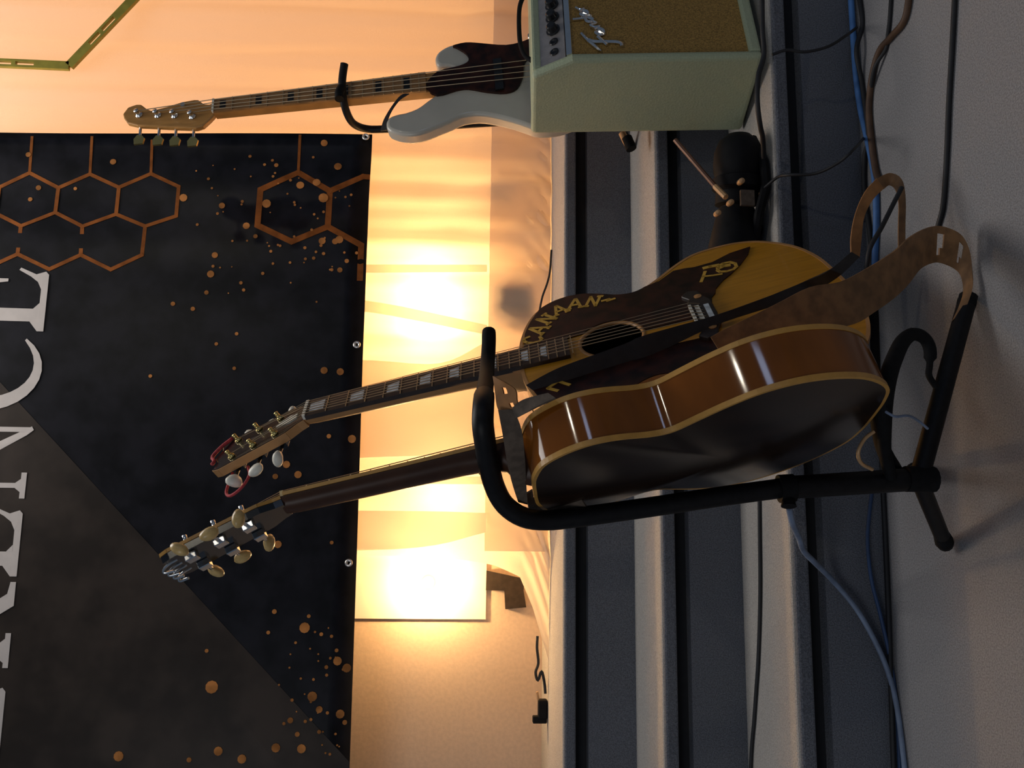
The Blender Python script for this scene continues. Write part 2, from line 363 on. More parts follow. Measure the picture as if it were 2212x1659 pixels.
# lighter brown field of the print, as strips following the ripples
g = G(); A0 = ony(20, 845, BY); A1 = ony(755, 1645, BY)
sl = (A1.z-A0.z)/(A1.x-A0.x); xs = [-1.24+i*(1.24+0.40)/40 for i in range(41)]
for a, b in zip(xs, xs[1:]):
    z0a = max(1.072, A0.z+sl*(a-A0.x)); z0b = max(1.072, A0.z+sl*(b-A0.x))
    zt = 2.60
    for k in range(8):
        flatpoly(g, [(a, z0a+(zt-z0a)*k/8), (b, z0b+(zt-z0b)*k/8), (b, z0b+(zt-z0b)*(k+1)/8), (a, z0a+(zt-z0a)*(k+1)/8)], 0.0009, 0.0004)
wparent(g.obj('brown_field', 'vinyl_brown'), ban)
HX = [[(325, 374), (386, 403), (380, 466), (313, 488), (249, 461), (255, 403), (325, 374)],
      [(255, 403), (192, 374), (123, 403), (117, 457), (177, 488), (249, 461)],
      [(123, 403), (61, 371), (-5, 402), (-10, 460), (45, 488), (117, 457)],
      [(313, 488), (307, 551), (239, 582), (175, 551), (177, 488)],
      [(175, 551), (107, 582), (40, 550), (45, 488)],
      [(40, 550), (-25, 580), (-90, 550), (-85, 488), (-10, 460)]]
for h in HX:
    g = G(); bline(g, h, 8); wparent(g.obj('hexagon_outline', 'print_orange'), ban)
for h in ([(645, 374), (714, 416), (709, 492), (631, 524), (557, 488), (564, 412), (645, 374)], [(714, 416), (785, 383), (796, 384)], [(709, 492), (781, 532), (778, 604)]):
    g = G(); bline(g, h, 13); wparent(g.obj('hexagon_outline', 'print_orange'), ban)
for h in ([(325, 374), (326, 300)], [(192, 374), (195, 292)], [(61, 371), (65, 292)], [(645, 374), (648, 292)]):
    g = G(); bline(g, h, 6); wparent(g.obj('link_line', 'print_orange'), ban)
dots = [(396, 427, 9), (242, 347, 7), (58, 331, 6), (80, 403, 6), (62, 428, 5), (160, 405, 4), (577, 442, 10), (480, 445, 7), (700, 431, 11), (685, 397, 9), (650, 403, 9), (700, 308, 8), (730, 360, 9), (597, 357, 5), (725, 524, 7), (734, 520, 9), (697, 523, 8), (533, 489, 8), (553, 512, 5), (465, 552, 7), (455, 592, 8), (750, 566, 5), (445, 631, 5), (415, 666, 5), (372, 655, 5), (735, 585, 6),
        (710, 942, 5), (760, 948, 9), (643, 1025, 8), (618, 1003, 8), (594, 1029, 6), (600, 1176, 8), (716, 1172, 4), (658, 1356, 11), (459, 1483, 13), (729, 1428, 9), (749, 1443, 9), (675, 1504, 10), (690, 1532, 7), (735, 1542, 9), (257, 1633, 10), (473, 1621, 9), (524, 1638, 9), (597, 1614, 9), (652, 1616, 9), (593, 1321, 5), (580, 1366, 4), (694, 1370, 4), (667, 1331, 4), (727, 1405, 4), (705, 1441, 4), (448, 1405, 4), (628, 1555, 6), (643, 1585, 5), (700, 800, 8), (735, 803, 8), (510, 720, 4), (466, 742, 4), (324, 812, 4), (505, 795, 4), (410, 1640, 5), (745, 1560, 5), (690, 1580, 4)]
rg = random.Random(3)
for i in range(70):
    a = rg.random(); dots.append((430+rg.gauss(0, 1)*40+a*330, 585-a*60+rg.gauss(0, 60) if rg.random() < .6 else 330+rg.random()*150, 1.5+rg.random()*2.5))
for i in range(34): dots.append((600+rg.random()*150, 1330+rg.random()*310, 1.5+rg.random()*2))
g = G()
for x, y, r in dots:
    if not (0 < x < 775 and 295 < y < 1655): continue
    p = ony(x, y, BY); rr = r*0.00128*1.0
    flatpoly(g, [(p.x+rr*math.cos(k*math.pi/5), p.z+rr*math.sin(k*math.pi/5)) for k in range(10)], 0.0019)
sp = wparent(g.obj('amber_speckles', 'print_dot'), ban); sp['kind'] = 'stuff'
for x, y in ((790, 295), (771, 745), (753, 1216)):
    p = bpt(x, y, 0.002); g = G().lathe(p, (0, -1, 0), [(0.004, 0), (0.0105, 0), (0.011, 0.0015), (0.008, 0.003), (0.005, 0.0025), (0.004, 0.0)], 18)
    wparent(g.obj('eyelet', 'grommet', None, True), ban)

# capital letters, drawn as polygons in unit cap height
def arc(cx, cz, rx, rz, a0, a1, tw, n=22):
    o = []; i_ = []
    for k in range(n+1):
        t = k/n; a = math.radians(a0+(a1-a0)*t); wd = tw(t)
        o.append((cx+rx*math.cos(a), cz+rz*math.sin(a))); i_.append((cx+(rx-wd)*math.cos(a), cz+(rz-wd*0.75)*math.sin(a)))
    return [[o[k], o[k+1], i_[k+1], i_[k]] for k in range(n)]
def rect(x0, z0, x1, z1): return [(x0, z0), (x1, z0), (x1, z1), (x0, z1)]
def glyph(c):
    if c == 'E':
        return [rect(.10, 0, .235, 1), rect(0, 0, .60, .062), [(0, 0.062), (.10, 0.062), (.10, .14)], [(.235, .062), (.30, .062), (.235, .12)],
                [(.44, .062), (.60, 0), (.632, .03), (.60, .12), (.665, .27), (.64, .285), (.575, .17), (.52, .10)], rect(.235, .475, .50, .535), [(.44, .535), (.50, .475), (.515, .38), (.545, .38), (.545, .63), (.515, .63)],
                rect(0, .94, .58, 1), [(.50, .94), (.58, 1), (.60, .78), (.575, .77)]]
    if c == 'C': return arc(.52, .5, .52, .53, 48, 318, lambda t: .03+.135*math.sin(math.pi*min(1, max(0, t)))**0.8) + [[(.86, .86), (.9, .95), (.93, .66), (.89, .66)]]
    if c == 'N': return [rect(.115, 0.04, .17, .97), rect(0, 0, .285, .05), [(.07, .05), (.215, .05), (.17, .1), (.115, .1)], [(.02, 1), (.2, 1), (.80, .0), (.76, -.02), (.70, .04)], rect(.735, .0, .79, .97), rect(.62, .95, .9, 1)]
    if c == 'R': return [rect(.10, 0, .235, 1), rect(0, 0, .345, .05), [(.05, .05), (.29, .05), (.235, .11), (.10, .11)], rect(0, .95, .3, 1)] + arc(.30, .74, .30, .26, -90, 90, lambda t: .03+.11*math.sin(math.pi*t)) + [rect(.22, .48, .32, .53), [(.26, .5), (.42, .5), (.74, .07), (.86, .05), (.86, 0), (.62, 0)]]
    return []
CAPH = 0.285
for c, y0, y1, wu in (('E', 1660, 1478, .66), ('R', 1443, 1257, .86), ('E', 1245, 1096, .66), ('N', 1077, 902, .9), ('C', 890, 724, .95), ('E', 715, 580, .66)):
    bx = 4; xa = ony(40, y0, BY).x; xb = ony(40, y1, BY).x; k = (xb-xa)/wu; zb = 1.974
    g = G()
    for P in glyph(c): flatpoly(g, [(xa+p[0]*k, zb+p[1]*CAPH) for p in P], 0.0026, 0.001)
    wparent(g.obj('letter', 'print_white'), ban)

# ------------------------------------------------------------------ olive hexagon frame, upper right of the place
hv = ony(150, 143, 2.40); hs_ = 0.52
hx = thing('hexagon_frame', 'olive green slotted hexagon frame hanging in front of the curtain', 'frame', hv)
c0 = Vector((hv.x+hs_*math.cos(math.radians(30)), 2.40, hv.z+hs_*0.5))
V6 = [c0+Vector((hs_*math.cos(math.radians(a)), 0, hs_*math.sin(math.radians(a)))) for a in (210, 270, 330, 30, 90, 150)]
V6[0] = hv; V6[1] = hv+(ony(285, 2, 2.40)-hv).normalized()*hs_
for i in range(6):
    a, b = V6[i], V6[(i+1) % 6]; d = (b-a).normalized(); nn = Vector((-d.z, 0, d.x)); l = (b-a).length
    T = lambda q, a=a, d=d, nn=nn: a+d*q.x+nn*q.z+Vector((0, q.y, 0))
    g = G(); hw = 0.0125
    g.box((0, -0.006, -hw), (l, 0.006, -hw+0.007), T); g.box((0, -0.006, hw-0.007), (l, 0.006, hw), T)
    xs = 0.0
    for k, (u0, u1) in enumerate(((0, 0.09), (0.135, 0.147), (0.20, 0.31), (0.355, 0.367), (0.42, 0.52))):
        g.box((u0*l/0.52, -0.006, -hw+0.007), (u1*l/0.52, 0.006, hw-0.007), T)
    wparent(g.obj('side_bar', 'olive'), hx)

# ------------------------------------------------------------------ acoustic guitars
def closed(half, n=5):
    h = crom([(a, b, 0) for a, b in half], n); h = [(max(0, p.x), p.y) for p in h]
    return h + [(-x, y) for x, y in reversed(h[1:-1])]
def acoustic(name, label, mtx, half, d0, d1, mt, A):
    t = thing(name, label, 'guitar'); t.matrix_world = mtx
    loop = closed(half); n = len(loop); LB = 0.505
    dep = lambda y: d0+(d1-d0)*y/LB
    nrm = []
    for i in range(n):
        a = loop[i-1]; b = loop[(i+1) % n]; d = Vector((b[1]-a[1], -(b[0]-a[0]))); nrm.append(d.normalized())
    off = lambda e: [(p[0]+nrm[i].x*e, p[1]+nrm[i].y*e) for i, p in enumerate(loop)]
    # rim
    v = [(x, y, -0.004) for x, y in loop]+[(x, y, -dep(y)+0.004) for x, y in loop]
    mk('rim', v, [(i, (i+1) % n, n+(i+1) % n, n+i) for i in range(n)], mt['side'], t, True)
    # soundboard with a round hole
    bm = bmesh.new(); es = []
    top = off(-0.002)
    vs = [bm.verts.new((x, y, 0)) for x, y in top]; es += [bm.edges.new((vs[i], vs[(i+1) % n])) for i in range(n)]
    hc = (0.0, 0.362); hr = 0.048
    hvv = [bm.verts.new((hc[0]+hr*math.cos(2*math.pi*k/36), hc[1]+hr*math.sin(2*math.pi*k/36), 0)) for k in range(36)]
    es += [bm.edges.new((hvv[i], hvv[(i+1) % 36])) for i in range(36)]
    bmesh.ops.triangle_fill(bm, edges=es, use_beauty=True)
    me = bpy.data.meshes.new('soundboard'); bm.to_mesh(me); bm.free(); me.materials.append(M[mt['top']])
    sb = bpy.data.objects.new('soundboard', me); COL.objects.link(sb); sb.parent = t
    md = sb.modifiers.new('thickness', 'SOLIDIFY'); md.thickness = 0.0035; md.offset = -1 if me.polygons[0].normal.z > 0 else 1
    # arched back
    rings = [1, .9, .75, .6, .45, .3, .15]; v = []; f = []; cy = 0.22
    for r in rings:
        for x, y in loop: v.append((x*r, cy+(y-cy)*r, -dep(y)-0.016*(1-r*r)))
    v.append((0, cy, -dep(cy)-0.016))
    for j in range(len(rings)-1):
        for i in range(n): f.append((j*n+i, j*n+(i+1) % n, (j+1)*n+(i+1) % n, (j+1)*n+i))
    f += [((len(rings)-1)*n+i, (len(rings)-1)*n+(i+1) % n, len(v)-1) for i in range(n)]
    mk('back_plate', v, f, mt['back'], t, True)
    # bindings
    o1 = off(0.0012); o2 = off(-0.004)
    for nm, zf in (('front_binding', lambda y, e: 0.0006-e), ('back_binding', lambda y, e: -dep(y)-0.0006+e)):
        v = [(x, y, zf(y, 0)) for x, y in o2]+[(x, y, zf(y, 0)) for x, y in o1]+[(x, y, zf(y, 0.0075)) for x, y in o1]+[(x, y, zf(y, 0.0075)) for x, y in o2]
        f = []
        for j in range(4):
            for i in range(n): f.append((j*n+i, j*n+(i+1) % n, ((j+1) % 4)*n+(i+1) % n, ((j+1) % 4)*n+i))
        mk(nm, v, f, mt['bind'], t)
    # rosette
    G().lathe((hc[0], hc[1], 0), (0, 0, 1), [(hr-0.001, -0.003), (hr-0.001, 0.0008), (hr+0.004, 0.0008), (hr+0.004, -0.001)], 40).obj('rosette_base', 'neck_rim', t) if False else None
    v = []; f = []
    for k in range(40):
        a = 2*math.pi*k/40
        for r, z in ((hr-0.001, -0.003), (hr-0.001, 0.0008), (hr+0.0045, 0.0008), (hr+0.0045, 0)): v.append((hc[0]+r*math.cos(a), hc[1]+r*math.sin(a), z))
    for k in range(40):
        for j in range(3): f.append((k*4+j, ((k+1) % 40)*4+j, ((k+1) % 40)*4+j+1, k*4+j+1))
    mk('rosette', v, f, mt['ros'], t, True)
    # neck with heel
    NUT = 0.854; S = 0.629
    secs = []
    for y, wd, dp in ((0.503, 0.056, dep(.5)*0.86), (0.512, 0.055, dep(.5)*0.80), (0.522, 0.054, 0.052), (0.535, 0.0535, 0.034), (0.555, 0.053, 0.026), (0.6, 0.052, 0.0235), (0.7, 0.048, 0.022), (0.8, 0.045, 0.0205), (0.84, 0.0435, 0.02), (0.858, 0.043, 0.018)): secs.append((y, wd/2, dp))
    v = []; f = []; m_ = 13
    for y, hw, dp in secs:
        for k in range(m_):
            a = math.pi*k/(m_-1); v.append((hw*math.cos(a), y, -dp*math.sin(a)**0.8))
    for j in range(len(secs)-1):
        for k in range(m_): f.append((j*m_+k, j*m_+(k+1) % m_, (j+1)*m_+(k+1) % m_, (j+1)*m_+k))
    f.append(tuple(range(m_))); f.append(tuple(range(len(v)-1, len(v)-m_-1, -1)))
    smooth_angle(mk('neck', v, f, mt['neck'], t), 50)
    hwf = lambda y: 0.0215+(NUT-y)/(NUT-0.42)*0.0065
    ye = 0.428
    fb = G().prism([(-hwf(ye)+.001, ye), (hwf(ye)-.001, ye), (hwf(NUT)-.001, NUT), (-hwf(NUT)+.001, NUT)], 0.0005, 0.0065).obj('fretboard', 'ebony', t)
    for s in (-1, 1):
        G().prism([(s*(hwf(ye)-.001), ye), (s*(hwf(ye)+.0006), ye), (s*(hwf(NUT)+.0006), NUT), (s*(hwf(NUT)-.001), NUT)], -0.0015 if A else 0.0008, 0.0064).obj('fretboard_binding', mt['fbb'], t)
    fy = lambda k: NUT-S*(1-2**(-k/12))
    for k in range(1, 21):
        y = fy(k); h = hwf(y); G().box((-h, y-0.0008, 0.0062), (h, y+0.0008, 0.0078)).obj('fret', 'fret', fb)
    for k in (1, 3, 5, 7, 9, 12, 15, 17):
        y0, y1 = fy(k-1), fy(k); c = (y0+y1)/2; l = (y0-y1)*0.34; h = hwf(c)*0.62
        G().prism([(-h, c-l), (h, c-l), (h*0.72, c+l), (-h*0.72, c+l)], 0.0062, 0.0069).obj('inlay', 'pearl', fb)
    G().box((-0.0217, NUT-0.001, 0), (0.0217, NUT+0.004, 0.0085)).obj('nut', 'bone' if A else 'button', t)
    # headstock
    ang = math.radians(15 if A else 16); ca, sa = math.cos(ang), math.sin(ang)
    HT = lambda q: Vector((q.x, NUT+0.004+q.y*ca+q.z*sa, -q.y*sa+q.z*ca))
    hp = [(-.0217, 0), (-.024, .012), (-.033, .032), (-.0345, .05), (-.0385, .165), (-.034, .177), (-.016, .171), (0, .181), (.016, .171), (.034, .177), (.0385, .165), (.0345, .05), (.033, .032), (.024, .012), (.0217, 0)]
    hd = G().prism(hp, -0.0145, -0.001, HT).obj('headstock', mt['hsback'], t)
    G().prism([(x*0.985, 0.001+y*0.99) for x, y in hp], -0.0015, 0.0008, HT).obj('face_veneer', 'black_gloss', hd)
    g = G(); m2 = len(hp)
    for i in range(m2-1):
        a, b = hp[i], hp[i+1]; d = Vector((b[1]-a[1], -(b[0]-a[0]))).normalized()*-1
        g.prism([a, b, (b[0]+d.x*.0012, b[1]+d.y*.0012), (a[0]+d.x*.0012, a[1]+d.y*.0012)], *mt['hsrim'], HT)
    g.obj('headstock_edge', mt['rimmat'], hd)
    G().prism([(-.006, .016), (.006, .016), (.0095, .03), (.005, .05), (0, .058), (-.005, .05), (-.0095, .03)], .0008, .0026, HT).obj('truss_cover', 'bone' if A else 'black_gloss', hd)
    for s in (-1, 1):
        for k in range(3):
            yy = 0.055+0.043*k; tn = thing('x', '', '')
            bpy.data.objects.remove(tn)
            tm = G().lathe(HT(Vector((s*0.0225, yy, 0.0008))), HT(Vector((0, 0, 1)))-HT(Vector((0, 0, 0))), [(0.0062, 0), (0.0062, 0.003), (0.0035, 0.0035), (0.003, 0.009), (0.0036, 0.0135), (0.001, 0.0145)], 14).obj('tuner_post', mt['tun'], t, True)
            hs2 = G().box((s*0.0225-0.008, yy-0.0085, -0.0255), (s*0.0225+0.008, yy+0.0085, -0.0145), HT)
            hs2.tube([HT(Vector((s*0.03, yy, -0.02))), HT(Vector((s*0.048, yy, -0.02)))], 0.003, 8)
            bevel(hs2.obj('tuner_housing', 'black_gloss' if A else 'chrome', tm), 0.002)
            bt = G(); c = HT(Vector((s*0.0465, yy, -0.02))); ax = (HT(Vector((s, 0, 0)))-HT(Vector((0, 0, 0)))).normalized()
            tw = (HT(Vector((0, math.cos(.5+k), math.sin(.5+k))))-HT(Vector((0, 0, 0))))
            bt.lathe(c, ax, [(0.0015, 0), (0.0045, 0.0015), (0.0105, 0.008), (0.0135, 0.016), (0.0125, 0.0215), (0.006, 0.025), (0.0005, 0.0255)], 16, 0.6, tw)
            bt.obj('tuner_button', 'button' if not A else 'bone', tm, True)
    # bridge
    by = 0.225
    bp_ = [(-.088, .004), (-.074, .016), (-.056, .006), (-.042, .012), (.042, .012), (.056, .006), (.074, .016), (.088, .004), (.082, -.012), (.06, -.016), (.04, -.024), (-.04, -.024), (-.06, -.016), (-.082, -.012)]
    br = bevel(G().prism([(x*0.86, by+y) for x, y in bp_], 0, 0.009).obj('bridge', 'ebony', t), 0.002)
    G().box((-.037, by+.0085, .008), (.022, by+.0125, .0135)).obj('saddle', 'bone', br)
    G().box((-.036, by-.003, .008), (.021, by+.004, .0105)).obj('bridge_inlay', 'bone', br)
    G().box((-.034, by-.0175, .008), (.019, by-.010, .0105)).obj('bridge_inlay', 'pearl', br)
    for q in (-1, 1): G().lathe((q*0.05, by-.008, .008), (0, 0, 1), [(0.006, 0), (0.006, 0.002), (0.001, 0.0028)], 14).obj('bridge_dot', 'neck_rim', br)
    # strings
    for k in range(6):
        u = (k-2.5)/2.5; s = -1 if k < 3 else 1; kk = k if k < 3 else 5-k
        p = HT(Vector((s*0.0225*(0.9), 0.055+0.043*(2-kk if False else kk), 0.006)))
        G().tube([p, (u*0.0175, NUT+.002, 0.009), (u*0.0215, 0.5, 0.0125), (u*0.026, by+.0105, 0.0145), (u*0.026, by-.006, 0.009)], 0.00075 if k < 3 else 0.00055, 6).obj('string', 'string', t)
    G().lathe((0, half[0][1]-0.0, -d0*0.5), (0, -1, 0), [(0.006, 0), (0.004, 0.004), (0.004, 0.008), (0.007, 0.011), (0.006, 0.014)], 14).obj('strap_button', mt['tun'], t, True)
    return t
def frame(cols, o, k):
    X, Y, Z = cols; return Matrix(((X[0]*k, Y[0]*k, Z[0]*k, o[0]), (X[1]*k, Y[1]*k, Z[1]*k, o[1]), (X[2]*k, Y[2]*k, Z[2]*k, o[2]), (0, 0, 0, 1)))
MA = frame(((0.65983, 0.75136, -0.00878), (-0.22075, 0.205, 0.95354), (0.71826, -0.62724, 0.30113)), (0.4149, 1.3474, 0.1448), 1.15)
MB = frame(((-0.27581, 0.95127, -0.13786), (-0.23995, 0.07074, 0.9682), (0.93078, 0.30012, 0.20875)), (0.2181, 1.1086, 0.2654), 0.93)
A_HALF = [(0, .006), (.05, .009), (.105, .016), (.158, .036), (.2, .073), (.219, .11), (.2225, .15), (.216, .19), (.193, .225), (.157, .264), (.135, .292), (.129, .312), (.135, .335), (.153, .362), (.167, .388), (.172, .415), (.165, .445), (.143, .472), (.107, .49), (.06, .502), (.027, .505), (0, .505)]
B_HALF = [(0, 0), (.05, .002), (.1, .014), (.146, .052), (.174, .098), (.188, .15), (.184, .2), (.165, .242), (.14, .28), (.122, .306), (.117, .324), (.121, .348), (.132, .378), (.138, .405), (.137, .432), (.125, .46), (.1, .487), (.06, .5), (.03, .503), (0, .503)]
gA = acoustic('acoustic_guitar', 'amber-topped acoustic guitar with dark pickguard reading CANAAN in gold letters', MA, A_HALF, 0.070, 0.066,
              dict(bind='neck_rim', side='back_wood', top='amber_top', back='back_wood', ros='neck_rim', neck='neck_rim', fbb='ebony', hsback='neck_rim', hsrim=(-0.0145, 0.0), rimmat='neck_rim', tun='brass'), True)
gB = acoustic('acoustic_guitar', 'glossy brown acoustic guitar turned sideways, cream bindings along its amber side', MB, B_HALF, 0.0785, 0.0745,
              dict(bind='cream', side='amber_side', top='amber_top', back='back_wood', ros='neck_rim', neck='neck_dark', fbb='cream', hsback='black_gloss', hsrim=(-0.004, 0.001), rimmat='cream', tun='chrome'), False)

hB = lambda x, y, z: Vector((x, 0.858+y*math.cos(math.radians(16))+z*math.sin(math.radians(16)), -y*math.sin(math.radians(16))+z*math.cos(math.radians(16))))
g = G()
for k in range(4): g.tube(crom([hB(-.024+k*.016, .160, -.0135), hB(-.022+k*.016, .178, -.015), hB(-.020+k*.017, .184, -.021), hB(-.018+k*.015, .170, -.025)], 4), 0.0022, 6)
smooth_angle(g.obj('string_ends', 'chrome', gB), 60)

# pickguards of the amber guitar
def loopin(y0, y1, e):                         # points of the treble outline between two heights, inset by e
    h = crom([(a, b, 0) for a, b in A_HALF], 5); return [(p.x-e, p.y) for p in h if y0 <= p.y <= y1 and p.x > 0.03]
edge = [(p[0], p[1]-0.001*0) for p in loopin(.285, .50, -.0005)]
pg = edge[::-1]                                # shoulder down to waist
pg = [(.030, .4985)]+[(x-(.002 if y > .48 else 0), y-(.0035 if y > .47 else 0)) for x, y in pg]+[(.146, .262), (.170, .233), (.169, .215), (.165, .198), (.167, .168), (.184, .134), (.190, .098), (.165, .108), (.136, .128), (.112, .149), (.096, .167), (.074, .184), (.060, .188), (.050, .196), (.030, .2), (.0, .199)]
pg += [(.0, .258), (.0, .309)] + [(.0525*math.cos(a), .362+.0525*math.sin(a)) for a in [math.radians(q) for q in range(-82, 62, 12)]] + [(.0305, .43)]
G().prism(pg, 0.0004, 0.0022).obj('pickguard', 'tort', gA)
pg2 = [(-.070, .486)]+[(-x, y) for x, y in pg if x > .0725]+[(-.062, .200), (-.060, .29), (-.068, .362), (-.064, .43)]
i0 = max(range(len(pg2)), key=lambda i: -abs(pg2[i][1]-.188)) if False else 0
G().prism(pg2, 0.0004, 0.0022).obj('pickguard', 'tort', gA)
def stroke(g, pts, wd, T, z0=0.0021, z1=0.0031):
    for a, b in zip(pts, pts[1:]):
        a = Vector(a); b = Vector(b); d = (b-a).normalized(); nn = Vector((-d.y, d.x))*wd/2; e = d*wd*0.35
        g.prism([tuple(a-e+nn), tuple(a-e-nn), tuple(b+e-nn), tuple(b+e+nn)], z0, z1, T)
GL = {'C': [[(.9, .82), (.65, 1), (.3, .95), (.08, .65), (.08, .35), (.3, .05), (.65, 0), (.92, .2)]],
      'A': [[(0, 0), (.45, 1), (.55, 1), (1, 0)], [(.22, .36), (.78, .36)], [(-.12, 0), (.16, 0)], [(.84, 0), (1.12, 0)]],
      'N': [[(.1, 0), (.1, 1), (.9, 0), (.9, 1)], [(-.08, 0), (.28, 0)], [(.72, 1), (1.08, 1)]],
      '~': [[(0, .35), (.5, .75), (.45, .3), (.95, .75)]],
      'T': [[(-.1, .85), (.15, 1), (.9, 1), (1.1, 1.15)], [(.5, 1), (.46, .5), (.5, 0)]],
      'B': [[(.2, 1), (.15, .5), (.1, 0)], [(.0, .92), (.35, 1.08), (.72, .95), (.7, .68), (.3, .56)], [(.3, .56), (.8, .5), (.95, .25), (.75, 0.02), (.35, -.04), (.1, .05)], [(.45, .3), (.7, .22)]]}
letters = [('C', (.051, .483), 62), ('A', (.080, .472), 52), ('N', (.109, .456), 38), ('A', (.130, .433), 15), ('A', (.138, .405), -8), ('N', (.131, .375), -22), ('~', (.122, .350), -20)]
def place(ch, c, up, hgt, wdt, lw, par):
    ud = Vector((math.cos(math.radians(up)), math.sin(math.radians(up)))); rd = Vector((ud.y, -ud.x))
    T = lambda q: Vector((c[0]+rd.x*(q.x-.5)*wdt+ud.x*(q.y-.5)*hgt, c[1]+rd.y*(q.x-.5)*wdt+ud.y*(q.y-.5)*hgt, q.z))
    g = G()
    for st in GL[ch]:
        for a, b in zip(st, st[1:]):
            av = T(Vector((*a, 0))); bv = T(Vector((*b, 0))); stroke(g, [(av.x, av.y), (bv.x, bv.y)], lw, lambda q: q)
    return g.obj('letter', 'gold', par)
for ch, c, up in letters: place(ch, c, up, .031 if ch != '~' else .012, .021, .0050, gA)
MAi = MA.inverted(); nA = Vector((0.71826, -0.62724, 0.30113)); oA = Vector((0.4149, 1.3474, 0.1448))
def la(px, py): q = MAi @ onp(px, py, oA+nA*0.003, nA); return (q.x, q.y)
g = G(); stroke(g, [la(*p) for p in ((1515, 608), (1519, 598), (1523, 587))], .0052, lambda q: q); stroke(g, [la(*p) for p in ((1521, 597), (1540, 595), (1559, 592))], .004, lambda q: q); g.obj('letter', 'gold', gA)
g = G(); stroke(g, [la(*p) for p in ((1522, 579), (1534, 576), (1550, 573))], .0085, lambda q: q)
stroke(g, [la(*p) for p in ((1550, 584), (1553, 574), (1562, 569), (1577, 566), (1588, 569), (1591, 576), (1584, 582), (1570, 586), (1556, 587), (1550, 584))], .0052, lambda q: q)
stroke(g, [la(*p) for p in ((1553, 579), (1562, 575), (1574, 573))], .009, lambda q: q); g.obj('letter', 'gold', gA)
g = G(); stroke(g, [(-.112, .455), (-.10, .468), (-.088, .452), (-.104, .437)], .005, lambda q: q); g.obj('letter', 'gold', gA)

# ------------------------------------------------------------------ red cord on the headstock
hA = lambda x, y, z: MA @ Vector((x, 0.858+y*math.cos(math.radians(15))+z*math.sin(math.radians(15)), -y*math.sin(math.radians(15))+z*math.cos(math.radians(15))))
rc = thing('red_cord', 'red cord knotted around the headstock of the amber-topped guitar', 'cord', hA(0, .18, 0))
wparent(G().tube(crom([hA(.035, .155, .004), hA(.02, .172, .006), hA(.004, .186, .005), hA(-.012, .178, .004), hA(-.02, .18, .004)], 5), [0.0035]*21, 8).obj('knot', 'red', None, True), rc)
wparent(G().tube(crom([hA(-.036, .15, -.018), hA(-.062, .165, -.03), hA(-.082, .150, -.03), hA(-.082, .125, -.026), hA(-.064, .112, -.022), hA(-.042, .118, -.018)], 6), 0.0028, 8).obj('loop', 'red', None, True), rc)

# ------------------------------------------------------------------ straps
def dA(px, py, e): # depth just in front of the amber guitar's face
    n = Vector((0.71826, -0.62724, 0.30113)); p = onp(px, py, Vector((0.4149, 1.3474, 0.1448)), n); return (p-CAM).dot(FW)-e
def ribbon(name, m, E0, E1, parent, th=0.003, skip=(), n=4, cols=5):
    E0 = crom(E0, n); E1 = crom(E1, n); k = min(len(E0), len(E1)); v = []; f = []; W = cols+1
    for i in range(k):
        a, b = E0[i], E1[i]; t = (E0[min(i+1, k-1)]-E0[max(i-1, 0)]); nn = t.cross(b-a).normalized()
        for s in (0, 1):
            for j in range(W): v.append(a.lerp(b, j/cols)+nn*(th*(s-0.5)))
    q = lambda i, s, j: i*2*W+s*W+j
    hole = lambda i, j: (i, j) in skip
    for i in range(k-1):
        for j in range(cols):
            if hole(i, j): continue
            f.append((q(i, 0, j), q(i, 0, j+1), q(i+1, 0, j+1), q(i+1, 0, j))); f.append((q(i, 1, j), q(i+1, 1, j), q(i+1, 1, j+1), q(i, 1, j+1)))
            if j == 0 or hole(i, j-1): f.append((q(i, 0, j), q(i+1, 0, j), q(i+1, 1, j), q(i, 1, j)))
            if j == cols-1 or hole(i, j+1): f.append((q(i, 0, j+1), q(i, 1, j+1), q(i+1, 1, j+1), q(i+1, 0, j+1)))
            if i == 0 or hole(i-1, j): f.append((q(i, 0, j), q(i, 1, j), q(i, 1, j+1), q(i, 0, j+1)))
            if i == k-2 or hole(i+1, j): f.append((q(i+1, 0, j), q(i+1, 0, j+1), q(i+1, 1, j+1), q(i+1, 1, j)))
    o = smooth_angle(mk(name, v, f, m), 50)
    return wparent(o, parent)
# dark strap over the amber guitar, ending in a tan loop near the steps
s1 = thing('guitar_strap', 'narrow black and tan guitar strap looping up beside the blue cable', 'strap', onz(1930, 560, 0))
U = [(1136, 832), (1181, 807), (1226, 787), (1346, 744), (1384, 727), (1460, 705), (1545, 681), (1660, 640), (1740, 607), (1793, 582), (1838, 545)]
Lo = [(1185, 868), (1225, 850), (1287, 826), (1360, 792), (1400, 772), (1470, 738), (1560, 697), (1690, 655), (1765, 625), (1818, 592), (1856, 556)]
ds = [dA(1181, 820, .02), dA(1200, 815, .02), dA(1250, 800, .02), dA(1350, 765, .025), dA(1390, 750, .03), dA(1465, 720, .03), dA(1550, 690, .035), dA(1675, 650, .05), dA(1750, 615, .06), 1.36, 1.39]
ribbon('dark_section', 'leather_dark', [at(x, y, d) for (x, y), d in zip(U, ds)], [at(x, y, d) for (x, y), d in zip(Lo, ds)], s1)
U2 = [(1838, 546), (1838, 510), (1848, 460), (1868, 415), (1893, 386)]
L2 = [(1856, 557), (1860, 520), (1866, 470), (1884, 433), (1908, 408)]
ribbon('tan_section', 'tan', [at(x, y, d) for (x, y), d in zip(U2, (1.39, 1.40, 1.41, 1.42, 1.43))], [at(x, y, d) for (x, y), d in zip(L2, (1.39, 1.40, 1.41, 1.42, 1.43))], s1)
U3 = [(1893, 386), (1922, 374), (1948, 388), (1956, 430), (1955, 500), (1956, 575)]
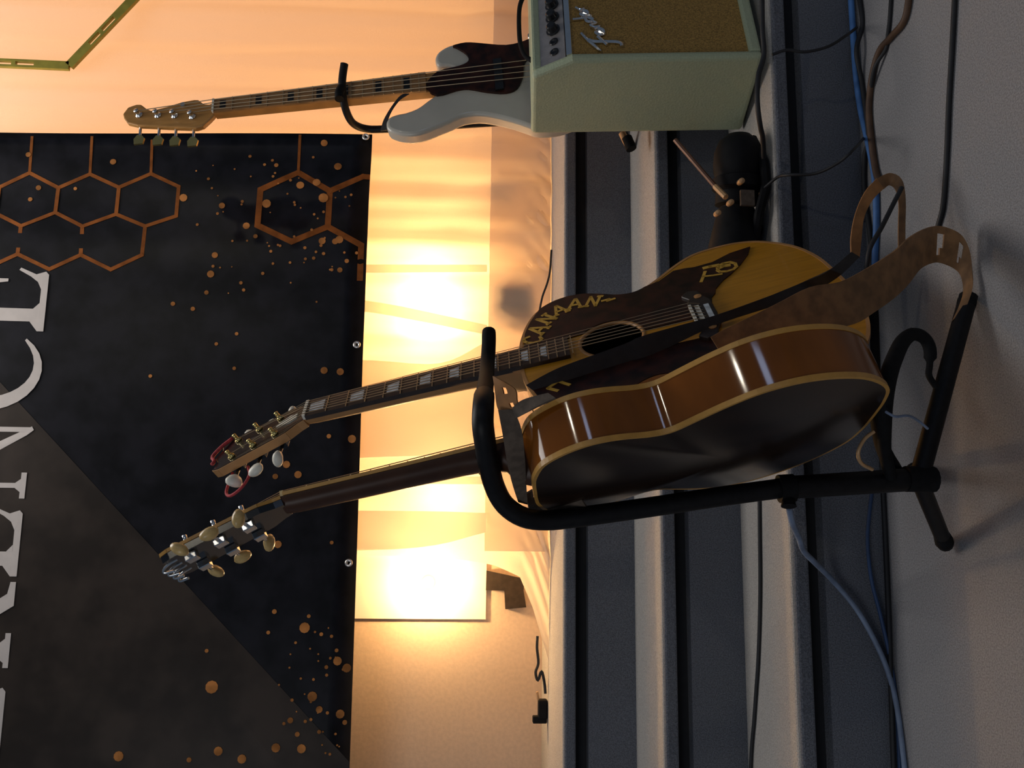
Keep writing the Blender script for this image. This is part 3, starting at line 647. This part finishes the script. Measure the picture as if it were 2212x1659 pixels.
L3 = [(1908, 409), (1921, 400), (1934, 410), (1941, 440), (1940, 500), (1941, 575)]
dd = (1.43, 1.44, 1.43, 1.42, 1.41, 1.39)
ribbon('loop_section', 'leather', [at(x, y, d) for (x, y), d in zip(U3, dd)], [at(x, y, d) for (x, y), d in zip(L3, dd)], s1)
# broad brown strap hanging to the floor
s2 = thing('guitar_strap', 'broad brown leather guitar strap with slotted end curling on the floor', 'strap', onz(2060, 560, 0))
U = [(1535, 728), (1566, 711), (1615, 687), (1680, 655), (1750, 620), (1813, 609), (1868, 582), (1929, 544), (1961, 515), (1993, 496), (2024, 488), (2056, 496), (2079, 511), (2094, 540), (2100, 580), (2101, 622), (2088, 662)]
Lo = [(1560, 768), (1590, 760), (1635, 745), (1700, 725), (1770, 715), (1845, 700), (1887, 675), (1929, 645), (1961, 614), (1988, 580), (2020, 567), (2045, 572), (2068, 585), (2078, 605), (2080, 634), (2072, 660), (2056, 694)]
ds = [1.14, 1.14, 1.15, 1.16, 1.17, 1.18, 1.20, 1.23, 1.26, 1.29, 1.32, 1.325, 1.325, 1.32, 1.315, 1.305, 1.30]
def clampz(p): return Vector((p.x, p.y, max(p.z, 0.006)))
nst = 4
ribbon('leather_band', 'leather', [clampz(at(x, y, d)) for (x, y), d in zip(U, ds)], [clampz(at(x, y, d)) for (x, y), d in zip(Lo, ds)], s2, 0.003, {(40, 1), (41, 1), (40, 2), (41, 2), (40, 3), (47, 1), (48, 1), (47, 2), (48, 2), (47, 3)})
# grey-brown strap tied round the neck heel of the sideways guitar
s3 = thing('guitar_strap', 'tan and grey leather strap wrapped round the neck heel of the sideways brown guitar', 'strap', at(1100, 900, 1.06))
EL = [(1066, 812), (1070, 845), (1074, 875), (1082, 895)]; ER = [(1092, 826), (1114, 842), (1118, 868), (1128, 884)]
ribbon('tan_tab', 'tan', [at(x, y, 1.065) for x, y in EL], [at(x, y, 1.05) for x, y in ER], s3, 0.003, {(3, 2), (4, 2), (8, 3), (9, 3)}, 4)
EL = [(1108, 880), (1126, 866), (1150, 858), (1185, 850)]; ER = [(1112, 905), (1136, 892), (1162, 878), (1200, 860)]
ribbon('front_section', 'leather_grey', [at(x, y, d) for (x, y), d in zip(EL, (1.05, 1.045, 1.04, 1.03))], [at(x, y, d) for (x, y), d in zip(ER, (1.05, 1.04, 1.03, 1.02))], s3)
EL = [(1076, 886), (1086, 940), (1096, 1000), (1108, 1050), (1120, 1083)]; ER = [(1110, 884), (1127, 930), (1133, 985), (1136, 1040), (1140, 1088)]
ds = (1.055, 1.06, 1.08, 1.12, 1.17)
ribbon('heel_section', 'leather_grey', [at(x, y, d) for (x, y), d in zip(EL, ds)], [at(x, y, d) for (x, y), d in zip(ER, ds)], s3)
EL = [(1136, 1066), (1162, 1052), (1200, 1043), (1240, 1050)]; ER = [(1142, 1100), (1172, 1106), (1222, 1104), (1268, 1096)]
ribbon('back_reflection', 'leather_grey', [at(x, y, d) for (x, y), d in zip(EL, (1.175, 1.175, 1.17, 1.16))], [at(x, y, d) for (x, y), d in zip(ER, (1.20, 1.20, 1.19, 1.18))], s3)  # grey ribbon standing in for a pale reflection on the guitar's back

# ------------------------------------------------------------------ double guitar stand
gs = thing('guitar_stand', 'black tubular double guitar stand holding the two acoustic guitars', 'guitar stand', onz(1985, 1035, 0))
def part(g, name, m, par=gs, smooth=True): return wparent(smooth_angle(g.obj(name, m), 40) if smooth else g.obj(name, m), par)
J = at(1985, 1035, 1.205)
col = [at(1700, 1053, 1.20), at(1560, 1072, 1.195), at(1400, 1096, 1.19), at(1250, 1117, 1.18), at(1180, 1124, 1.175), at(1130, 1117, 1.165), at(1090, 1090, 1.155), at(1068, 1050, 1.14), at(1055, 1000, 1.11), at(1047, 950, 1.085), at(1043, 915, 1.075), at(1044, 880, 1.085), at(1046, 855, 1.13)]
part(G().tube(crom(col, 4), 0.0142, 14), 'column_tube', 'stand')
arm = [at(1043, 905, 1.075), at(1045, 865, 1.12), at(1048, 838, 1.22), at(1051, 812, 1.34), at(1053, 785, 1.42), at(1055, 760, 1.45), at(1056, 735, 1.455), at(1056, 713, 1.455)]
part(G().tube(crom(arm, 4)+[at(1056, 709, 1.455), at(1056, 706, 1.455)], [0.0125]*27+[0.0122, 0.0115, 0.009, 0.004], 12), 'yoke_arm', 'rubber')
part(G().tube(crom([at(1043, 930, 1.08), at(1040, 960, 1.10), at(1040, 1000, 1.14), at(1042, 1015, 1.2)], 4), 0.008, 10), 'yoke_prong', 'rubber')
part(G().tube([J+(at(1690, 1054, 1.20)-J)*t for t in (0, .5, 1)], 0.0165, 14), 'lower_sleeve', 'stand')
part(G().tube([at(1715, 1054, 1.20), at(1682, 1056, 1.20)], 0.020, 14), 'clutch_collar', 'rubber')
part(G().tube([at(1702, 1062, 1.195), at(1704, 1094, 1.185)], [0.006, 0.011], 10), 'clutch_knob', 'rubber')
part(G().tube([J+Vector((0, 0, -0.022)), J+Vector((0, 0, 0.02))], 0.0185, 14), 'leg_joint', 'rubber')
fl = onz(2042, 1176, 0.014)
def leg(foot, mid=None, r=0.012):
    l = part(G().tube([J, J.lerp(foot, .5), foot], r, 12), 'leg', 'stand')
    d = (foot-J).normalized()
    b = G().tube([foot-d*0.035, foot-d*0.012, foot], [0.0125, 0.0145, 0.0125], 12).obj('rubber_foot', 'rubber'); b.parent = l; b.matrix_parent_inverse = Matrix.Identity(4)
    for p in b.data.polygons: p.use_smooth = True
leg(fl); leg(onz(2092, 640, 0.014), r=0.0138); leg(Vector((J.x+0.03, J.y-0.30+0.55, 0.014)))
cr1 = [at(1925, 1030, 1.19), at(1912, 980, 1.17), at(1910, 920, 1.14), at(1912, 860, 1.12), at(1920, 810, 1.12), at(1932, 775, 1.14), at(1950, 738, 1.16), at(1972, 722, 1.17), at(1996, 730, 1.18), at(2009, 755, 1.185), at(2008, 790, 1.19), at(2007, 812, 1.20), at(2022, 836, 1.205)]
part(G().tube(crom(cr1, 4), [0.0085+0.003*math.sin(math.pi*min(1, i/34))**2 - (0.004 if i > 38 else 0) for i in range(49)], 12), 'cradle_arm', 'rubber')
part(G().tube(crom([at(1935, 1020, 1.22), at(1905, 960, 1.3), at(1890, 860, 1.38), at(1885, 740, 1.44), at(1880, 660, 1.44), at(1850, 640, 1.42)], 4), 0.011, 12), 'cradle_arm', 'rubber')

# ------------------------------------------------------------------ green amplifier
ay, atl = 0.349, 0.075
aX = Vector((math.cos(ay), math.sin(ay), 0)); aYb = Vector((-math.sin(ay), math.cos(ay), 0)); aZ = Vector((0, 0, 1))
aY2 = aYb*math.cos(atl)-aZ*math.sin(atl); aZ2 = aZ*math.cos(atl)+aYb*math.sin(atl)
ao = Vector((0.951, 1.556, 0.199)); AH, AD, AW = 0.476, 0.205, 0.50; KY, KZ = 0.040, 0.825*0.476
AT = lambda q: ao+aX*q.x+aY2*q.y+aZ2*q.z
amp = thing('guitar_amplifier', 'seafoam green combo amplifier with wheat grille and black knobs on the steps', 'amplifier', Vector((0.951, 1.6, RS)))
prof = [(0, 0), (0, KZ), (KY, AH), (AD, AH), (AD, 0)]
g = G()
SW = lambda x0, x1: g.add([AT(Vector((x, y, z))) for x in (x0, x1) for y, z in prof], [tuple(range(4, -1, -1)), tuple(range(5, 10))]+[(i, (i+1) % 5, 5+(i+1) % 5, 5+i) for i in range(5)])
bevel(part((SW(0, 0.022), g)[1], 'side_panel', 'seafoam', amp, False), 0.010, 3)
g = G(); SW(AW-0.022, AW); bevel(part(g, 'side_panel', 'seafoam', amp, False), 0.010, 3)
bevel(part(G().box((0.02, KY-0.004, AH-0.024), (AW-0.02, AD-0.004, AH-0.0015), AT), 'top_board', 'seafoam', amp, False), 0.006, 2)
bevel(part(G().box((0.02, 0.0015, 0.0015), (AW-0.02, AD-0.004, 0.026), AT), 'bottom_board', 'seafoam', amp, False), 0.006, 2)
part(G().box((0.02, AD-0.02, 0.02), (AW-0.02, AD-0.008, AH-0.02), AT), 'back_board', 'gear', amp, False)
part(G().box((0.021, 0.010, 0.025), (AW-0.021, 0.02, KZ+0.004), AT), 'grille_cloth', 'grille', amp, False)
# sloping control panel
nP = Vector((0, -(AH-KZ), KY)).normalized(); dP = Vector((0, KY, AH-KZ)).normalized(); LP = math.hypot(KY, AH-KZ)
PT = lambda q: AT(Vector((q.x, 0.008, KZ+0.004))+dP*q.y+nP*q.z)
cp = part(G().box((0.021, 0.010, -0.012), (AW-0.021, LP-0.026, 0.0), PT), 'control_panel', 'panelmetal', amp, False)
part(G().box((0.021, -0.006, -0.012), (AW-0.021, 0.006, 0.004), PT), 'trim_strip', 'chrome', amp, False)
part(G().box((0.021, LP-0.0265, -0.02), (AW-0.021, LP-0.020, -0.004), PT), 'shadow_gap', 'gear', amp, False)
for i in range(9):
    xk = 0.118+0.041*i
    if xk > AW-0.04: break
    o = G().lathe(PT(Vector((xk, 0.034, 0))), PT(Vector((0, 0, 1)))-PT(Vector((0, 0, 0))), [(0.0155, 0), (0.0155, 0.003), (0.0125, 0.004), (0.0105, 0.015), (0.008, 0.017), (0.0005, 0.017)], 18).obj('knob', 'knob')
    smooth_angle(o, 30); wparent(o, amp)
    c = G().lathe(PT(Vector((xk, 0.034, 0.017))), PT(Vector((0, 0, 1)))-PT(Vector((0, 0, 0))), [(0.0055, 0), (0.0055, 0.0012), (0.0005, 0.0014)], 14).obj('knob_cap', 'chrome'); c.parent = o; c.matrix_parent_inverse = o.matrix_parent_inverse
for i in range(2):
    o = G().lathe(PT(Vector((0.050+0.032*i, 0.034, 0))), PT(Vector((0, 0, 1)))-PT(Vector((0, 0, 0))), [(0.010, 0), (0.010, 0.002), (0.006, 0.003), (0.005, 0.001), (0.0005, 0.001)], 16).obj('input_jack', 'knob', None, True); wparent(o, amp)
part(G().tube(crom([AT(Vector((x, 0.11, z))) for x, z in ((0.13, AH-.004), (0.15, AH+.012), (0.2, AH+.022), (0.3, AH+.022), (0.35, AH+.012), (0.37, AH-.004))], 5), 0.0055, 10), 'handle', 'rubber', amp)
for x in (0.04, AW-0.04):
    for y in (0.055, AD-0.02):
        p = AT(Vector((x, y, 0.004))); part(G().tube([p, Vector((p.x, p.y, RS+0.001))], 0.012, 12), 'foot', 'rubber', amp)
# silver script badge on the grille
SCR = [[(0.0, .05), (.06, .0), (.12, .12), (.2, .5), (.26, .8), (.34, .98), (.20, .92), (.05, .84), (.18, .90), (.34, .98), (.5, 1.0)], [(.12, .48), (.24, .52), (.34, .56)],
       [(.34, .3), (.44, .42), (.42, .52), (.36, .44), (.36, .28), (.43, .22), (.50, .32)], [(.50, .48), (.52, .24), (.54, .42), (.60, .50), (.61, .26), (.66, .3)],
       [(.76, .48), (.70, .50), (.67, .36), (.71, .26), (.77, .36)], [(.83, .92), (.77, .36), (.78, .25), (.82, .3)], [(.83, .34), (.90, .44), (.88, .52), (.84, .44), (.84, .28), (.9, .24), (.95, .34)], [(.95, .5), (.97, .26), (.98, .42), (1.05, .50)]]
bd = thing('tmp', '', ''); bpy.data.objects.remove(bd)
g = G(); ba = math.radians(38)
def bpos(u, v_):
    x = u*0.165; z = v_*0.085; return AT(Vector((0.045+x*math.cos(ba)-z*math.sin(ba)*0.45, 0.006, 0.285+x*math.sin(ba)*0.62+z*math.cos(ba)*0.8)))
for s in SCR:
    pts = crom([bpos(*p) for p in s], 3); g.tube(pts, 0.0036, 6)
part(g, 'script_badge', 'chrome', amp)

# ------------------------------------------------------------------ black stage device beside the amplifier
gp = onz(1650, 420, RS)
dv = thing('stage_device', 'black stage device with rounded head and flared end lying left of the amplifier', 'equipment', Vector((gp.x, gp.y, RS)))
c = at(1594, 345, 1.77); e = at(1588, 545, 1.77); ax = (e-c).normalized()
hd = G().lathe(c, ax, [(0.001, -0.056), (0.024, -0.052), (0.040, -0.038), (0.049, -0.016), (0.051, 0.01), (0.049, 0.03), (0.042, 0.046)], 24)
part(hd, 'rounded_head', 'gear', dv)
part(G().lathe(c, ax, [(0.030, 0.03), (0.050, 0.04), (0.052, 0.062), (0.044, 0.070), (0.045, 0.095), (0.034, 0.10), (0.034, 0.112)], 20), 'housing', 'gear', dv)
part(G().lathe(c, ax, [(0.024, 0.100), (0.036, 0.102), (0.040, 0.110), (0.055, 0.18), (0.058, 0.20), (0.050, 0.20), (0.030, 0.12)], 24), 'flared_hood', 'gear', dv)
part(G().tube([at(1458, 302, 1.77), at(1545, 403, 1.73)], 0.005, 8), 'rod', 'copper', dv)
part(G().tube([at(1545, 403, 1.73), at(1568, 426, 1.70)], 0.006, 8), 'rod_sleeve', 'tanmetal', dv)
for x, y in ((1552, 459), (1580, 436), (1603, 390)):
    part(G().lathe(at(x, y, 1.70), -FW, [(0.006, -0.02), (0.006, 0), (0.001, 0.003)], 10), 'brass_screw', 'tanmetal', dv)
part(G().box((-0.016, -0.004, -0.013), (0.016, 0.004, 0.015), lambda q: at(1615, 428, 1.70)+q), 'plate', 'leather_grey', dv, False)
part(G().tube([at(1625, 300, 1.77), at(1650, 350, 1.73), at(1655, 400, 1.72), at(1640, 460, 1.72), at(1630, 520, 1.74)], 0.010, 8), 'yoke', 'gear', dv)
for q in (0.2, 0.75):
    m_ = c.lerp(e, q); part(G().tube([Vector((m_.x, m_.y, RS+0.001)), Vector((m_.x, m_.y, m_.z-0.03))], 0.012, 10), 'support_foot', 'gear', dv)

# ------------------------------------------------------------------ white bass guitar
bn = Vector((0.22842947, -0.96337645, 0.14044851)); bY = Vector((-0.1016353, 0.11987693, 0.98757267)); bX = Vector((0.9682408, 0.23986523, 0.07052963)); bo = Vector((1.05754376, 1.91089971, 0.88260022))
bs = thing('bass_guitar', 'white electric bass guitar with dark tortoise pickguard and maple neck behind the amplifier', 'guitar')
bs.matrix_world = frame((bX, bY, bn), bo, 1.0)
body = [(.034, -.060), (.050, -.035), (.055, -.012), (.068, -.003), (.084, -.002), (.103, -.012), (.119, -.041), (.121, -.082), (.116, -.119), (.102, -.160), (.099, -.196), (.105, -.228), (.122, -.262), (.140, -.31), (.138, -.355), (.11, -.395), (.06, -.412), (0, -.412), (-.06, -.405), (-.115, -.385), (-.15, -.345), (-.168, -.30), (-.172, -.262), (-.167, -.23), (-.154, -.207), (-.138, -.179), (-.118, -.135), (-.107, -.097), (-.108, -.06), (-.12, -.03), (-.131, .001), (-.142, .031), (-.146, .061), (-.139, .091), (-.123, .118), (-.104, .124), (-.086, .117), (-.078, .095), (-.076, .075), (-.066, .046), (-.048, .022), (-.034, .002)]
bc = crom([(a, b, 0) for a, b in body], 3); bl = [(p.x, p.y) for p in bc]
bevel(smooth_angle(G().prism(bl, -0.044, -0.004).obj('body', 'bass_white', bs), 40), 0.010, 4)
pgb = [(-.013, .03), (.03, -.006), (.041, -.062), (.054, -.085), (.078, -.080), (.101, -.058), (.108, -.049), (.113, -.081), (.105, -.119), (.09, -.18), (.097, -.227), (.11, -.25), (.12, -.29), (.07, -.30), (.037, -.226), (-.009, -.215), (-.046, -.198), (-.057, -.169), (-.048, -.125), (-.032, -.08), (-.032, -.05), (-.041, -.003)]
G().prism([(p.x, p.y) for p in crom([(a, b, 0) for a, b in pgb+[pgb[0]]], 3)[:-1]], -0.0045, 0.0032).obj('pickguard', 'tort', bs)
bw = lambda y: 0.0195+(0.548-y)*0.0185
G().prism([(-bw(-.03), -.03), (bw(-.03), -.03), (bw(.548), .548), (-bw(.548), .548)], -0.020, 0.002).obj('neck', 'maple', bs)
fbs = G().prism([(-bw(.022), .022), (bw(.022), .022), (bw(.548), .548), (-bw(.548), .548)], 0.002, 0.0075).obj('fretboard', 'maple_fb', bs)
bf = lambda k: 0.548-0.845*(1-2**(-k/12))
for k in range(1, 21):
    y = bf(k)
    if y < .026: break
    G().box((-bw(y), y-.001, .0072), (bw(y), y+.001, .0088)).obj('fret', 'fret', fbs)
for k in (1, 3, 5, 7, 9, 12, 15):
    cc = (bf(k)+bf(k-1))/2; G().box((-bw(cc)*.62, cc-.0075, .0072), (bw(cc)*.62, cc+.0075, .008)).obj('block_inlay', 'knob', fbs)
G().box((-.0195, .546, .002), (.0195, .551, .010)).obj('nut', 'bone', bs)
hdp = [(.0195, .549), (.014, .562), (.016, .576), (.032, .592), (.034, .602), (.031, .635), (.022, .668), (.015, .71), (.023, .723), (.038, .738), (.040, .75), (.034, .771), (.014, .782), (0, .778), (-.015, .768), (-.027, .74), (-.043, .662), (-.056, .592), (-.052, .575), (-.034, .558), (-.0195, .547)]
bh = bevel(G().prism(hdp, -0.016, -0.002).obj('headstock', 'maple', bs), 0.003)
for i, (px, py) in enumerate(((.004, .739), (-.004, .691), (-.011, .648), (-.02, .603))):
    tp = G().lathe((px, py, -.002), (0, 0, 1), [(.009, 0), (.009, .003), (.0055, .004), (.005, .017), (.0062, .018), (.001, .019)], 14).obj('tuner_post', 'chrome', bs, True)
    ex = -.03-(.74-py)*0.18-0.012
    G().tube([(px, py, -.012), (ex-.012, py-.003, -.012)], .0035, 8).obj('tuner_shaft', 'chrome', tp)
    G().prism([(ex-.008, py-.006), (ex-.02, py-.016), (ex-.036, py-.013), (ex-.036, py+.009), (ex-.02, py+.011), (ex-.008, py+.003)], -.014, -.009).obj('tuner_key', 'brass', tp)
G().lathe((.018, .628, -.002), (0, 0, 1), [(.007, 0), (.006, .006), (.001, .007)], 12).obj('string_tree', 'chrome', bs)
for k in range(4):
    u = (k-1.5)/1.5; py = (.603, .648, .691, .739)[k]; px = (-.02, -.011, -.004, .004)[k]
    G().tube([(px+.005, py, .008), (u*.015, .549, .011), (u*.027, -.30, .012)], .0011, 6).obj('string', 'string', bs)
G().box((-.05, -.165, -.001), (.045, -.145, .009)).obj('pickup', 'knob', bs)
G().box((-.05, -.30, -.001), (.045, -.26, .012)).obj('bridge', 'chrome', bs)
for x, y in ((.1, -.245), (.085, -.285)): G().lathe((x, y, -.001), (0, 0, 1), [(.011, 0), (.010, .016), (.001, .017)], 14).obj('control_knob', 'chrome', bs, True)
# its stand and its strap
b2 = thing('guitar_stand', 'thin black stand carrying the white bass behind the amplifier', 'guitar stand', Vector((1.0, 2.03, 2*RS)))
yk = [at(744, 138, 2.02), at(740, 165, 2.02), at(739, 190, 2.02), at(743, 222, 2.04), at(752, 250, 2.07), at(765, 268, 2.10), at(790, 278, 2.13), at(830, 279, 2.13), at(960, 272, 2.13), at(1150, 260, 2.13), at(1330, 252, 2.13)]
part(G().tube(crom(yk, 4), 0.0095, 12), 'upright_tube', 'stand', b2)
part(G().tube(crom([at(738, 190, 2.02), at(733, 200, 2.0), at(733, 214, 1.99)], 4), 0.011, 10), 'yoke_pad', 'rubber', b2)
jb = at(1330, 252, 2.13)
ft = Vector((0.985, 2.06, 2*RS+0.011))
for fo in (ft, Vector((1.25, 2.08, 2*RS+0.011)), Vector((1.12, 1.90, 2*RS+0.011))):
    l = part(G().tube([jb, jb.lerp(fo, .5), fo], 0.009, 10), 'leg', 'stand', b2)
    d = (fo-jb).normalized(); r = G().tube([fo-d*0.03, fo], 0.012, 10).obj('rubber_foot', 'rubber'); r.parent = l; r.matrix_parent_inverse = Matrix.Identity(4)
tf = part(G().tube([at(1344, 288, 2.06), at(1352, 305, 2.05), at(1356, 312, 2.045)], 0.009, 10), 'foot_tube', 'tanmetal', b2)
part(G().tube([at(1354, 298, 2.05), at(1364, 322, 2.04)], 0.013, 12), 'foot_cap', 'rubber', b2)
st = thing('bass_strap', 'thin black strap between the neck and upper horn of the white bass', 'strap', at(860, 240, 2.05))
bp2 = [(822, 283), (828, 262), (838, 243), (850, 225), (862, 210), (872, 203)]; bp3 = [(838, 281), (838, 262), (843, 246), (853, 229), (866, 214), (884, 203)]
ribbon('webbing', 'leather_dark', [at(x, y, 2.03) for x, y in bp2], [at(x, y, 2.025) for x, y in bp3], st, 0.002, (), 4, 2)

# ------------------------------------------------------------------ cables
def cable(name, m, pts, r, label, n=6):
    o = smooth_angle(G().tube(crom(pts, n), r, 8).obj(name, m), 60); return tag(o, label, 'cable')
def fz(x, y, r=0.006):                         # on the floor, or against the lowest riser where the floor ends
    p = onz(x, y, r); return p if p.y < D-2*TD-0.012 else ony(x, y, D-2*TD-0.012)
YR3 = D-2*TD                                   # face of the lowest riser
cable('blue_cable', 'cable_blue', [fz(1836, -40), fz(1842, 60), fz(1848, 150), fz(1858, 230), fz(1876, 310), fz(1890, 390), fz(1893, 480), fz(1890, 560), fz(1888, 680)], 0.0065, 'thick bright blue cable along the foot of the steps, right of the guitars')
cable('black_cable', 'cable_black', [fz(1850, -40, .005), fz(1860, 20, .005), fz(1862, 60, .005), fz(1850, 110, .018), fz(1862, 180, .005), fz(1876, 290, .005), fz(1868, 340, .005), fz(1868, 420, .005), fz(1885, 560, .005), fz(1896, 800, .005), fz(1905, 1000, .005), fz(1914, 1200, .005), fz(1922, 1400, .005), fz(1932, 1700, .005), fz(1948, 2100, .005), fz(1966, 2600, .005)], 0.005, 'black cable running along the foot of the steps under the blue one')
cable('brown_cable', 'cable_brown', [fz(1968, -40), fz(1955, 40), fz(1925, 80), fz(1900, 110), fz(1885, 160), fz(1877, 230), fz(1882, 300), fz(1892, 370), fz(1905, 400)], 0.0065, 'twisted brown cable lying on the floor right of the strap loop')
cable('black_cable', 'cable_black', [fz(1927, -40, .004), fz(1922, 40, .004), fz(1918, 75, .004), fz(1914, 105, .004), fz(1890, 145, .012), fz(1880, 200, .004)], 0.004, 'short black cable joining the twisted brown cable on the floor')
cable('black_cable', 'cable_black', [fz(2064, -40, .0045), fz(2058, 80, .0045), fz(2050, 220, .0045), fz(2045, 340, .0045), fz(2038, 440, .0045), fz(2026, 490, .0045)], 0.0045, 'single black cable crossing the floor nearest the camera')
cable('thin_cable', 'cable_black', [at(1668, 118, 1.62), at(1700, 108, 1.62), at(1740, 112, 1.62), at(1790, 100, 1.63), at(1830, 75, 1.66), fz(1850, 60, .006)], 0.003, 'thin black cable drooping down the lowest step below the amplifier')
cable('thin_cable', 'cable_black', [at(1652, 405, 1.70), at(1678, 384, 1.66), at(1700, 378, 1.61), at(1760, 375, 1.59), at(1810, 352, 1.56), at(1845, 322, 1.555), fz(1866, 298, .006)], 0.003, 'thin black cable sagging down the lowest step from the black device')
cable('amplifier_cord', 'cable_black', [at(1646, -30, 1.60), at(1647, 60, 1.60), at(1650, 118, 1.60), at(1638, 165, 1.585), at(1636, 220, 1.58), at(1642, 270, 1.60), at(1648, 300, 1.64), at(1650, 340, 1.68)], 0.005, 'black cord tucked along the bottom edge of the green amplifier')
cable('black_cable', 'cable_black', [onz(1640, 1040, RS+.004), onz(1641, 1150, RS+.004), onz(1642, 1280, RS+.004), onz(1638, 1420, RS+.004), onz(1630, 1540, RS+.004), onz(1621, 1700, RS+.004), onz(1628, 2100, RS+.004), onz(1640, 2600, RS+.004)], 0.004, 'black cable lying along the middle step left of the guitars')
pc = [at(1704, 1096, 1.24), at(1712, 1130, 1.28), at(1727, 1165, 1.36), at(1736, 1190, 1.42), at(1760, 1215, 1.46), ony(1800, 1255, 1.545), ony(1850, 1315, 1.55), fz(1890, 1385), fz(1918, 1450), fz(1938, 1530), fz(1952, 1640), fz(1962, 1760), fz(1984, 2100), fz(2010, 2600)]
cable('pale_cable', 'cable_pale', pc, 0.005, 'pale blue cable hanging from the guitar stand down to the floor on the left')
cable('thin_blue_cable', 'cable_navy', [fz(1884, 1060, .004), fz(1878, 1110, .004), fz(1874, 1170, .004), fz(1882, 1250, .004), fz(1902, 1330, .004), fz(1922, 1420, .004), fz(1936, 1520, .004), fz(1945, 1700, .004), fz(1962, 2100, .004), fz(1985, 2600, .004)], 0.0035, 'thin dark blue cable on the floor behind the stand leg')
cable('curtain_cord', 'cable_black', [ony(1166, 668, 2.40), ony(1172, 640, 2.40), ony(1182, 612, 2.40), ony(1188, 585, 2.41), ony(1191, 540, 2.41)], 0.003, 'thin dark cord hanging at the curtain hem beside the CANAAN guitar')
cable('black_cable', 'cable_black', [at(1948, 405, 1.40), at(1930, 440, 1.39), at(1905, 490, 1.37), at(1880, 535, 1.36), at(1872, 580, 1.36)], 0.004, 'short black cord crossing inside the strap loop')
cable('thin_white_cable', 'cable_pale', [at(1914, 890, 1.10), at(1935, 900, 1.11), at(1962, 898, 1.13), at(1985, 910, 1.16), at(2004, 926, 1.17)], 0.0018, 'thin pale cable by the bottom end of the sideways guitar')
cable('tan_cord', 'tanmetal', [at(1888, 932, 1.12), at(1868, 948, 1.12), at(1854, 976, 1.12), at(1860, 1000, 1.13), at(1884, 1014, 1.15)], 0.0026, 'curled tan cord under the back of the sideways guitar')
# power adapter lying on the ledge at the curtain's end
pa = thing('power_adapter', 'black power adapter with short looped cord on the ledge at the curtain end', 'adapter', ony(1180, 1500, 2.47))
part(G().tube(crom([ony(1161, 1374, 2.47), ony(1160, 1400, 2.47), ony(1163, 1432, 2.47), ony(1157, 1452, 2.47), ony(1162, 1470, 2.47), ony(1170, 1450, 2.47), ony(1176, 1475, 2.47), ony(1178, 1498, 2.47)], 4), 0.004, 8), 'cord', 'cable_black', pa)
pb = ony(1172, 1528, 2.48)
bevel(part(G().box((-0.030, -0.014, -0.013), (0.022, 0.014, 0.013), lambda q: pb+q), 'adapter_body', 'gear', pa, False), 0.004)
bevel(part(G().box((-0.042, -0.010, -0.012), (-0.022, 0.010, 0.028), lambda q: pb+q), 'plug', 'gear', pa, False), 0.003)
part(G().tube([pb+Vector((0.02, 0, 0.012)), pb+Vector((0.042, 0, 0.016))], 0.004, 8), 'cord_tip', 'tanmetal', pa)
